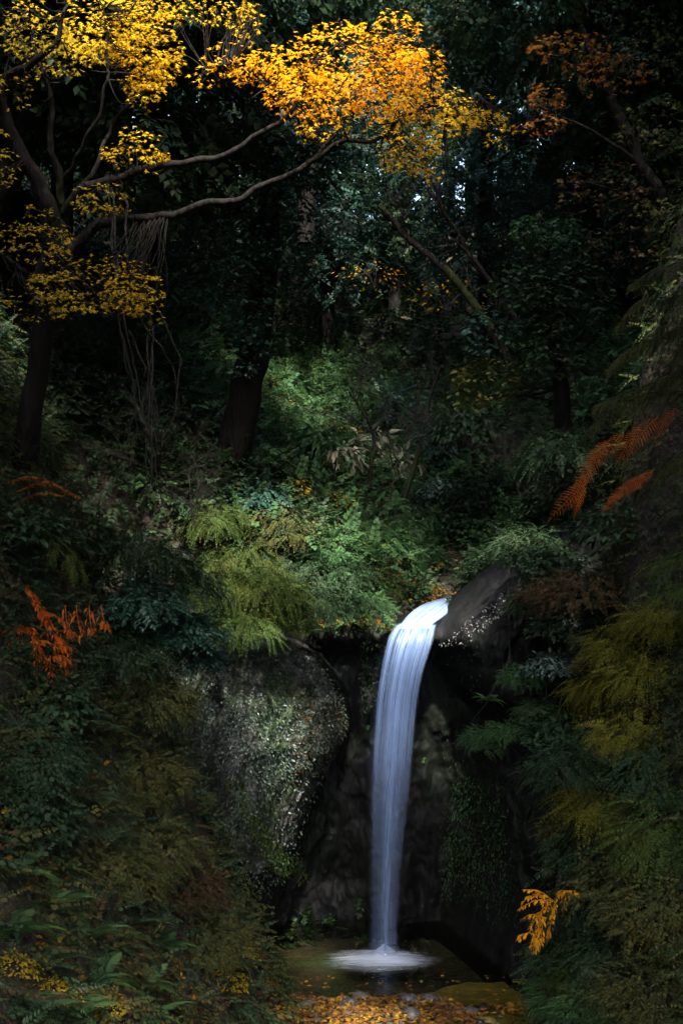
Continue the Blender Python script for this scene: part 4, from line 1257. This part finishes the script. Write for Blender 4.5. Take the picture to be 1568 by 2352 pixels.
plume_plant('feathery_tree', 'tree', 'tree of yellow green drooping plumes filling the lower right edge, level with the waterfall', M['lime'],
            [[(1640, 1230, 14.6), (1560, 1270, 14.5), (1470, 1310, 14.4)], [(1640, 1330, 14.6), (1560, 1350, 14.5), (1480, 1380, 14.4)]], .24, 95, tmpl=SPRAY_LACE, part='bough')

# ------------------------------------------------------------------ shrubs and ferns
PROTO = {
    'compound': shrub_proto('shrub', 'shrub', SPRAY_MED, 400, .32, M['deep_green'], .75, .6, .5),
    'teal': shrub_proto('shrub', 'shrub', SPRAY, 320, .32, M['evergreen'], .75, .6, .45),
    'fresh': shrub_proto('shrub', 'shrub', SPRAY_MED, 460, .30, M['fresh_green'], .8, .5, .3),
    'lime': shrub_proto('shrub', 'shrub', SPRAY_LACE, 420, .42, M['lime'], .75, .55, .5),
    'ochre': shrub_proto('shrub', 'shrub', SPRAY_LACE, 420, .40, M['ochre'], .75, .55, .5),
    'olive': shrub_proto('shrub', 'shrub', SPRAY_MED, 480, .28, M['olive'], .75, .6, .4),
    'sheen': shrub_proto('shrub', 'shrub', OVAL, 700, .10, M['sheen'], .6, .45, .35),
    'broad': shrub_proto('shrub', 'shrub', OVAL, 900, .13, M['deep_green'], .8, .65, .4),
    'brown': shrub_proto('shrub', 'shrub', SPRAY_MED, 420, .26, M['brown'], .75, .55, .5),
    'goldy': shrub_proto('shrub', 'shrub', LEAF, 420, .10, M['olive_yellow'], .6, .5, .4),
    'amber': shrub_proto('shrub', 'shrub', LEAF, 60, .10, M['amber'], .9, .55, .4, 10),
    'bamboo': shrub_proto('bamboo_grass', 'bamboo grass', NARROW, 230, .36, M['pale'], .6, .55, .75, 14, 'bark', .8, .5, .008),
    'bamboo_green': shrub_proto('bamboo_grass', 'bamboo grass', NARROW, 260, .34, M['fresh_green'], .6, .55, .6, 14, 'bark', .8, .5, .008),
    'fern': fern_proto('fern', M['fresh_green'], 10, .62, .55),
    'dark_fern': fern_proto('fern', M['deep_green'], 10, .62, .45),
    'olive_fern': fern_proto('fern', M['lime'], 9, .62, .5),
    'brown_fern': fern_proto('fern', M['brown'], 8, .6, .4),
}
GROUPS = {'fern': 'ferns growing on the banks', 'shrub': 'leafy shrubs clothing the gorge', 'bamboo grass': 'bamboo grass on the slope above the fall'}
# kind, px, py, depth (0 = on the ground along that sight line), scale, label
PL = [
    # lit bank left of the stream head
    ('fresh', 860, 1260, 23.2, 1.15, 'bright green spreading shrub straight above the waterfall lip'),
    ('fresh', 940, 1290, 22.8, .85, 'bright green shrub touching the leafy stream edge, its tip pointing right'),
    ('fresh', 760, 1270, 23.4, 1.0, 'green shrub behind the yellow green bush, left of the brightest one'),
    ('compound', 700, 1330, 22.6, .9, 'dark green shrub hanging over the hollow left of the falls'),
    ('compound', 800, 1340, 22.3, .8, 'dark green low shrub drooping over the rock, just left of the mossy leaf bed'),
    ('lime', 880, 1352, 21.9, .55, 'mossy yellow green cushion beside the head of the falls'),
    ('goldy', 850, 1335, 22.0, .55, 'yellow leaved cushion on the leafy edge left of the falls'),
    ('fern', 835, 1365, 21.6, .7, 'small green fern hanging off the edge left of the falls'),
    ('lime', 545, 1290, 20.4, 1.05, 'large yellow green feathery bush over the left rock buttress'),
    ('lime', 600, 1365, 20.0, .95, 'yellow green feathery bush drooping onto the top of the rock buttress'),
    ('lime', 560, 1440, 19.6, .8, 'yellow green feathery bush spilling down over the middle of the buttress top'),
    ('lime', 500, 1360, 19.9, .9, 'yellow green feathery bush left on the buttress top beside the blue grey bush'),
    ('compound', 730, 1395, 20.5, .7, 'dark green bush hanging over the hollow, right of the yellow green cluster'),
    ('broad', 790, 1392, 20.7, .55, 'dark bush hanging over the hollow, midway between the yellow green cluster and the falls'),
    ('fresh', 850, 1390, 20.8, .5, 'small green bush drooping over the hollow beside the head of the falls'),
    ('lime', 500, 1215, 20.8, .85, 'yellow green feathery bush at the foot of the dark slope, upper one of its cluster'),
    ('lime', 680, 1400, 20.4, .75, 'yellow green feathery bush at the right end of its cluster, beside the dark hollow'),
    ('olive_fern', 640, 1440, 19.9, .8, 'yellow green fern hanging over the brow of the rock buttress'),
    ('olive_fern', 700, 1455, 20.0, .7, 'yellow green fern pointing at the dark hollow from the brow of the buttress'),
    ('olive', 640, 1230, 22.5, 1.0, 'olive bush between the leaning tree foot and the bright green shrubs'),
    ('teal', 590, 1170, 22.8, .9, 'blue green bush under the foot of the leaning trunk'),
    ('fresh', 970, 1215, 24.0, .8, 'blue green glossy shrub standing right of the slim saplings'),
    ('sheen', 1010, 1150, 25.0, 1.3, 'pale glossy small leaved bush right of the saplings'),
    ('sheen', 930, 1200, 24.6, .8, 'small pale glossy bush at the foot of the saplings'),
    ('broad', 1060, 1230, 23.5, 1.1, 'dark broad leaved shrub behind the rock ridge'),
    ('broad', 1110, 1150, 24.0, 1.2, 'dark broad leaved shrub high behind the rock ridge'),
    ('fern', 1135, 1265, 21.7, .75, 'light green fern on the crest of the rock ridge right of the falls'),
    ('fern', 1165, 1285, 21.4, .6, 'smaller light green fern just below the one on the rock ridge crest'),
    ('brown_fern', 1215, 1290, 20.6, .8, 'withered fern hanging over the dark rock right of the ridge'),
    # slope above
    ('bamboo', 850, 1050, 26.8, 1.2, 'pale bamboo grass bleached in the light, left of the forked sapling'),
    ('bamboo', 905, 1085, 26.5, 1.1, 'pale bamboo grass with the brightest hanging blades, among the saplings'),
    ('bamboo', 780, 1060, 27.0, .9, 'pale bamboo grass thinning out toward the leaning trunk'),
    ('bamboo_green', 730, 1040, 27.0, 1.1, 'green bamboo grass at the left end of the pale clumps'),
    ('bamboo_green', 690, 1090, 26.5, 1.0, 'green bamboo grass beside the dark bank edge with orange leaves'),
    ('bamboo_green', 960, 1060, 27.2, 1.0, 'green bamboo grass right of the pale clumps'),
    ('fresh', 640, 900, 28, 1.4, 'green shrub close right of the leaning trunk'),
    ('fresh', 720, 880, 29, 1.5, 'green shrub on the slope beneath the grey twigs'),
    ('fresh', 800, 930, 28.5, 1.4, 'green shrub in the middle of the slope above the bamboo grass'),
    ('fresh', 660, 990, 27.2, 1.2, 'green shrub above the green bamboo grass, near the leaning trunk'),
    ('teal', 1010, 1050, 26.5, 1.3, 'blue green shrub right of the mossy sapling'),
    ('teal', 900, 960, 29, 1.4, 'blue green shrub behind the saplings'),
    ('broad', 1080, 1000, 25.5, 1.3, 'dark shrub under the olive boughs of the right bank'),
    ('amber', 800, 1010, 27.5, .7, 'sprinkle of orange leaves above the pale bamboo grass'),
    ('amber', 1030, 690, 28, 1.1, 'sprinkle of orange leaves around the slanting dark trunk'),
    ('amber', 860, 640, 29, 1.0, 'scattered yellow leaves beneath the orange crown, centre of the gorge'),
    ('amber', 620, 880, 27, .5, 'few yellow leaves against the right side of the leaning trunk'),
    ('goldy', 660, 1145, 25.5, .9, 'orange brown leaved bush along the dark ledge over the green shrubs'),
    ('goldy', 760, 1165, 25.2, .9, 'orange brown leaved bush under the pale bamboo grass'),
    # right rock face
    ('sheen', 1265, 1540, 17.9, .75, 'glossy pale leaved bush hanging on the dark rock right of the falls'),
    ('fresh', 1200, 1560, 18.2, .45, 'small green bush hanging left of the glossy pale bush'),
    ('fresh', 1170, 1690, 18.3, .5, 'green bush hanging on the rock below the glossy pale bush'),
    ('fresh', 1110, 1700, 18.6, .45, 'small green tuft nearest the falls on the right rock'),
    ('fern', 1120, 1610, 18.7, .45, 'tiny green fern on the dark rock, nearest the falling water'),
    ('broad', 1235, 1300, 19.2, .75, 'dark bush spilling over the top of the dark rock, right of its pale ridge'),
    ('brown', 1265, 1370, 18.6, .7, 'brown bush hanging on the dark rock, right of the pale ridge'),
    ('broad', 1290, 1450, 18.0, .7, 'dark bush hanging above the glossy pale bush on the right rock'),
    ('compound', 1235, 1640, 17.9, .45, 'dark green bush under the glossy pale bush on the right rock'),
    ('broad', 1290, 1700, 17.2, .75, 'dark bush where the right bank meets the shaded mossy rock'),
    ('compound', 1215, 1262, 19.9, .8, 'dark leafy bush crowning the upper end of the pale rock ridge'),
    ('broad', 1275, 1325, 19.0, .8, 'dark bush in the corner where the rock ridge runs into the right bank'),
    ('compound', 1230, 1390, 18.9, .6, 'dark drooping bush on the overhang below the pale rock ridge'),
    # right bank
    ('ochre', 1430, 1500, 14.6, .75, 'yellow feathery bush, topmost of the cluster on the right bank'),
    ('ochre', 1390, 1590, 14.8, .8, 'yellow feathery bush in the middle of the right bank cluster'),
    ('ochre', 1500, 1560, 14.2, .8, 'yellow feathery bush of the right bank cluster, nearest the picture edge'),
    ('goldy', 1365, 1660, 15.0, .6, 'small yellow leaved bush at the lower tip of the right bank cluster'),
    ('ochre', 1520, 1440, 14.2, .7, 'dim yellow feathery bush above the right bank cluster'),
    ('ochre', 1480, 1690, 14.0, .9, 'yellow green bush right below the yellow feathery cluster'),
    ('compound', 1400, 1740, 14.6, .95, 'green drooping bush with leaflets, upper one on the lower right bank'),
    ('compound', 1510, 1790, 13.8, .95, 'green drooping bush with leaflets at the right edge under the olive bush'),
    ('ochre', 1420, 1850, 14.2, .95, 'yellow green feathery bush with a yellow patch in the middle of the lower right bank'),
    ('goldy', 1400, 1805, 14.0, .45, 'small patch of yellow leaves on the lower right bank'),
    ('compound', 1330, 1800, 15.2, .85, 'green bush leaning over the shaded mossy rock'),
    ('compound', 1290, 1770, 15.6, .7, 'dark fern like bush nearest the falls on the lower right bank'),
    ('lime', 1530, 1920, 13.5, .95, 'yellow green bush at the right edge, level with the golden fern'),
    ('compound', 1380, 1950, 14.4, .95, 'green bush up and right of the golden fern'),
    ('olive', 1330, 1910, 15.0, .75, 'olive bush straight above the golden fern'),
    ('olive', 1450, 2050, 13.8, .95, 'dull olive bush right of the golden fern'),
    ('compound', 1360, 2090, 14.6, .8, 'green bush close beside the golden fern'),
    ('olive', 1530, 2120, 13.2, .9, 'olive bush at the right edge below the dull olive one'),
    ('compound', 1310, 2190, 15.2, .7, 'green bush just under the golden fern'),
    ('compound', 1420, 2200, 13.8, .8, 'drooping green bush on the lowest right bank, halfway to the pool'),
    ('fresh', 1290, 2290, 15.4, .6, 'fresh green bush dipping to the shallow edge of the pool'),
    ('lime', 1330, 2240, 15.0, .55, 'yellow green bush just above the shallow pool edge'),
    ('fresh', 1380, 2320, 14.4, .7, 'fresh green bush at the bottom edge, second from the pool'),
    ('olive', 1500, 2300, 13.2, .85, 'olive bush in the bottom right corner'),
    ('olive_fern', 1450, 2300, 13.4, .9, 'long olive fern slanting down at the bottom right'),
    ('broad', 1420, 1240, 15.5, .95, 'dark bush above the yellow plumes of the right edge'),
    ('brown', 1330, 1380, 17.5, .9, 'brown dry bush beside the dark rock, right of the ridge'),
    ('broad', 1390, 1400, 15.8, .8, 'dark bush between the dry bush and the yellow cluster'),
    ('broad', 1300, 1180, 19.5, 1.2, 'dark bush high on the right bank over the rock'),
    ('compound', 1290, 1060, 20.8, 1.1, 'dark bush on the right bank under the broadleaf tree'),
    # left bank
    ('compound', 320, 1290, 17.2, .95, 'dark bush with drooping leaflets left of the yellow green cluster'),
    ('compound', 400, 1340, 17.6, .9, 'dark bush with drooping leaflets beside the yellow green cluster'),
    ('teal', 400, 1450, 17.6, .85, 'blue grey bush reaching over the top left of the rock buttress'),
    ('teal', 320, 1400, 17.0, .85, 'blue grey bush right of the red ferns'),
    ('teal', 440, 1510, 17.9, .55, 'small blue grey spray drooping in front of the rock buttress'),
    ('compound', 280, 1520, 16.4, .85, 'dark bush below the blue grey bush'),
    ('broad', 180, 1270, 16.4, .95, 'dark bush between the dull gold fern and the vines'),
    ('broad', 60, 1250, 15.4, .9, 'dark bush at the left edge above the red ferns'),
    ('olive', 330, 1620, 16.4, .85, 'olive bush left of the rock buttress'),
    ('dark_fern', 240, 1690, 15.6, .85, 'dark fern in the dark middle of the left bank'),
    ('broad', 110, 1640, 14.6, .85, 'dark bush under the red ferns'),
    ('compound', 60, 1760, 14.0, .85, 'dark bush at the left edge under the red ferns, lower one'),
    ('olive', 330, 1800, 16.0, .8, 'olive bush against the left side of the rock buttress'),
    ('dark_fern', 200, 1850, 14.6, .85, 'dark fern in the middle of the left bank'),
    ('olive', 350, 1960, 15.6, .75, 'olive bush down left of the moss streak'),
    ('brown', 420, 2060, 15.8, .75, 'brown bush beside the green moss streak'),
    ('olive', 270, 2020, 14.4, .75, 'olive bush with grass blades above the foreground ferns'),
    ('olive', 470, 2180, 16.2, .7, 'olive bush at the foot of the left bank'),
    ('goldy', 520, 2260, 16.6, .5, 'yellow speckled bush at the foot of the left bank by the leaf bar'),
    ('goldy', 560, 2200, 17.2, .4, 'small yellow speckled bush closest to the pool on the left'),
    ('dark_fern', 330, 2130, 14.6, .7, 'dark fern just behind the foreground ferns, right side'),
    ('broad', 90, 1900, 13.4, .75, 'dark bush over the foreground ferns at the left edge'),
    ('goldy', 130, 2290, 12.2, .4, 'orange and yellow leaved tuft among the foreground ferns'),
    ('goldy', 250, 2320, 12.6, .4, 'yellow leaved tuft in the bottom left, right of the orange one'),
    ('goldy', 40, 2230, 12.0, .4, 'yellow leaved tuft in the bottom left corner'),
    # foreground ferns
    ('fern', 40, 2010, 12.6, .75, 'green fern at the left edge, highest of the foreground ferns'),
    ('fern', 120, 2080, 12.5, .8, 'green fern in the foreground, second from the left edge'),
    ('fern', 40, 2150, 12.2, .8, 'big green fern at the left edge under the highest one'),
    ('fern', 190, 2160, 12.6, .8, 'green fern in the middle of the foreground bank'),
    ('dark_fern', 110, 2220, 12.2, .8, 'darker green fern in the foreground amid orange leaves'),
    ('fern', 230, 2260, 12.6, .75, 'green fern low in the foreground beside the yellow tuft'),
    ('fern', 330, 2270, 13.0, .75, 'green fern low in the foreground, leaning right to the dark gully'),
    ('fern', 350, 2335, 12.8, .75, 'green fern at the bottom edge, rightmost of the foreground ferns'),
    ('dark_fern', 70, 2330, 11.9, .75, 'dark fern in the bottom left corner'),
    ('fern', 180, 2335, 12.2, .7, 'green fern at the bottom edge between the yellow tufts'),
    ('fern', 340, 2050, 14.4, .7, 'green fern halfway up between the foreground and the moss streak'),
    ('dark_fern', 250, 1930, 14.0, .7, 'dark fern on the left bank above the foreground ferns'),
    ('olive_fern', 140, 2000, 13.0, .6, 'withered yellowish fern behind the foreground ferns'),
    ('fern', 380, 2180, 14.2, .6, 'green fern hanging over the dark gully'),
]
for kind, px_, py_, Y_, s, lab in PL:
    pr = PROTO[kind]
    p = P(px_, py_, Y_)
    h = hit(px_, py_)
    g = gz(p[0], p[1])
    if (p[2] - g > .55 or g - p[2] > .1) and not (18.9 < Y_ < 21.0 and px_ < 900 and py_ > 1340) and not (17 < Y_ < 20 and 1090 < px_ < 1300):       # stand it where the bank really is
        if abs(h[1] - Y_) < 4.5 and not (18.9 < h[1] < 21.6 and abs(h[0] - .6) < 3.6):
            p = h + np.array([0, -.1, .05])
    cat = pr['category']
    put(pr, p, lab, GROUPS.get(cat), sc=s)

# hanging vines
vl = ['leftmost of the hanging vines, in front of the left maple leaves', 'thin vine hanging next to the leftmost one', 'vine kinking to the right as it hangs on the left slope', 'straight pale vine in the middle of the hanging vines', 'pale vine doubling the straight one', 'vine hanging from the long lower maple limb', 'bowed vine at the right of the hanging vines', 'rightmost of the hanging vines, curving back under the leaning tree', 'short thin vine below the yellow leaves']
for i, pts in enumerate((
        [(258, 430, 15.4), (262, 560, 15.5), (268, 640, 15.5), (285, 720, 15.6), (300, 820, 15.7), (330, 950, 15.9), (345, 1100, 16.2)],
        [(245, 420, 15.5), (262, 600, 15.6), (270, 740, 15.8), (290, 840, 16), (310, 900, 16.1), (325, 1010, 16.3)],
        [(290, 440, 15.5), (300, 600, 15.6), (330, 720, 15.8), (370, 800, 16.0), (405, 860, 16.2), (418, 930, 16.4)],
        [(340, 760, 15.9), (342, 880, 16), (342, 990, 16.1), (350, 1090, 16.3), (330, 1180, 16.5)],
        [(346, 800, 15.9), (348, 920, 16), (352, 1040, 16.1), (365, 1130, 16.4)],
        [(318, 505, 15.7), (326, 600, 15.7), (340, 700, 15.8), (350, 800, 15.9), (345, 900, 16)],
        [(300, 760, 15.8), (335, 860, 16), (360, 950, 16.2), (358, 1060, 16.4), (380, 1160, 16.6)],
        [(350, 700, 15.8), (390, 770, 16), (412, 850, 16.2), (405, 960, 16.4), (380, 1010, 16.4)],
        [(280, 770, 15.7), (300, 850, 15.8), (312, 940, 16), (300, 1010, 16.1)])):
    mb = MB()
    q = np.array([P(*p) for p in pts])
    tube(mb, q - q[-1], .014, .008, sides=5, m=6, wob=.08)
    o = mb.build('hanging_vine', M['twig'], None, True)
    o.location = [float(v) for v in q[-1]]
    tag(o, vl[i], 'vine', 'vines hanging on the left slope')
# vines on the right rock
for lab, pts in (('thin bare vine hanging down the dark rock right of the falls', [(1165, 1340, 19.6), (1168, 1430, 19.2), (1160, 1520, 18.9), (1130, 1600, 18.8), (1090, 1660, 19.0)]),
                 ('thin vine hanging straight above the glossy pale bush', [(1250, 1400, 18.6), (1262, 1480, 18.3), (1255, 1560, 18.1), (1262, 1620, 18.0)])):
    mb = MB(); q = np.array([P(*p) for p in pts])
    tube(mb, q - q[-1], .010, .006, sides=5, m=6, wob=.08)
    o = mb.build('hanging_vine', M['twig'], None, True); o.location = [float(v) for v in q[-1]]
    tag(o, lab, 'vine')

# unused prototypes must not lie about
for pr in list(PROTO.values()) + BT + [CED, SHADE_CAN, SHADE_HIGH]:
    if id(pr) not in used:
        for ch in list(pr.children):
            bpy.data.objects.remove(ch)
        bpy.data.objects.remove(pr)

# ------------------------------------------------------------------ camera, light
cam = bpy.data.cameras.new('camera')
co = link(bpy.data.objects.new('camera', cam))
co.location = (0, 0, CAMZ)
co.rotation_euler = (R(90), 0, 0)
cam.sensor_fit = 'VERTICAL'; cam.sensor_height = 36
cam.lens = 36 * F / 2352
cam.clip_end = 500
scene.camera = co

SUN_EL, SUN_AZ = R(55), R(176)       # azimuth from +Y toward +X
sd = bpy.data.lights.new('sun', 'SUN'); sd.energy = 2.0; sd.angle = R(2.5); sd.color = (1, .95, .88)
so = link(bpy.data.objects.new('sun', sd))
so.rotation_euler = (R(90) - SUN_EL, 0, math.pi - SUN_AZ)
w = bpy.data.worlds.new('World'); scene.world = w; w.use_nodes = True
ns, ln = w.node_tree.nodes, w.node_tree.links
ns.clear()
sk = ns.new('ShaderNodeTexSky'); sk.sky_type = 'NISHITA'; sk.sun_disc = False
sk.dust_density = 2.5
sk.sun_elevation = SUN_EL; sk.sun_rotation = SUN_AZ
bg = ns.new('ShaderNodeBackground'); bg.inputs['Strength'].default_value = .15
ow = ns.new('ShaderNodeOutputWorld')
ln.new(sk.outputs[0], bg.inputs[0]); ln.new(bg.outputs[0], ow.inputs[0])
vs = scene.view_settings
vs.view_transform = 'Standard'; vs.look = 'None'; vs.gamma = 1; vs.use_curve_mapping = False
vs.exposure = 3.25
scene.cycles.use_denoising = True
scene.cycles.max_bounces = 6; scene.cycles.diffuse_bounces = 3; scene.cycles.glossy_bounces = 2
scene.cycles.transmission_bounces = 4; scene.cycles.transparent_max_bounces = 12
scene.cycles.sample_clamp_indirect = 4
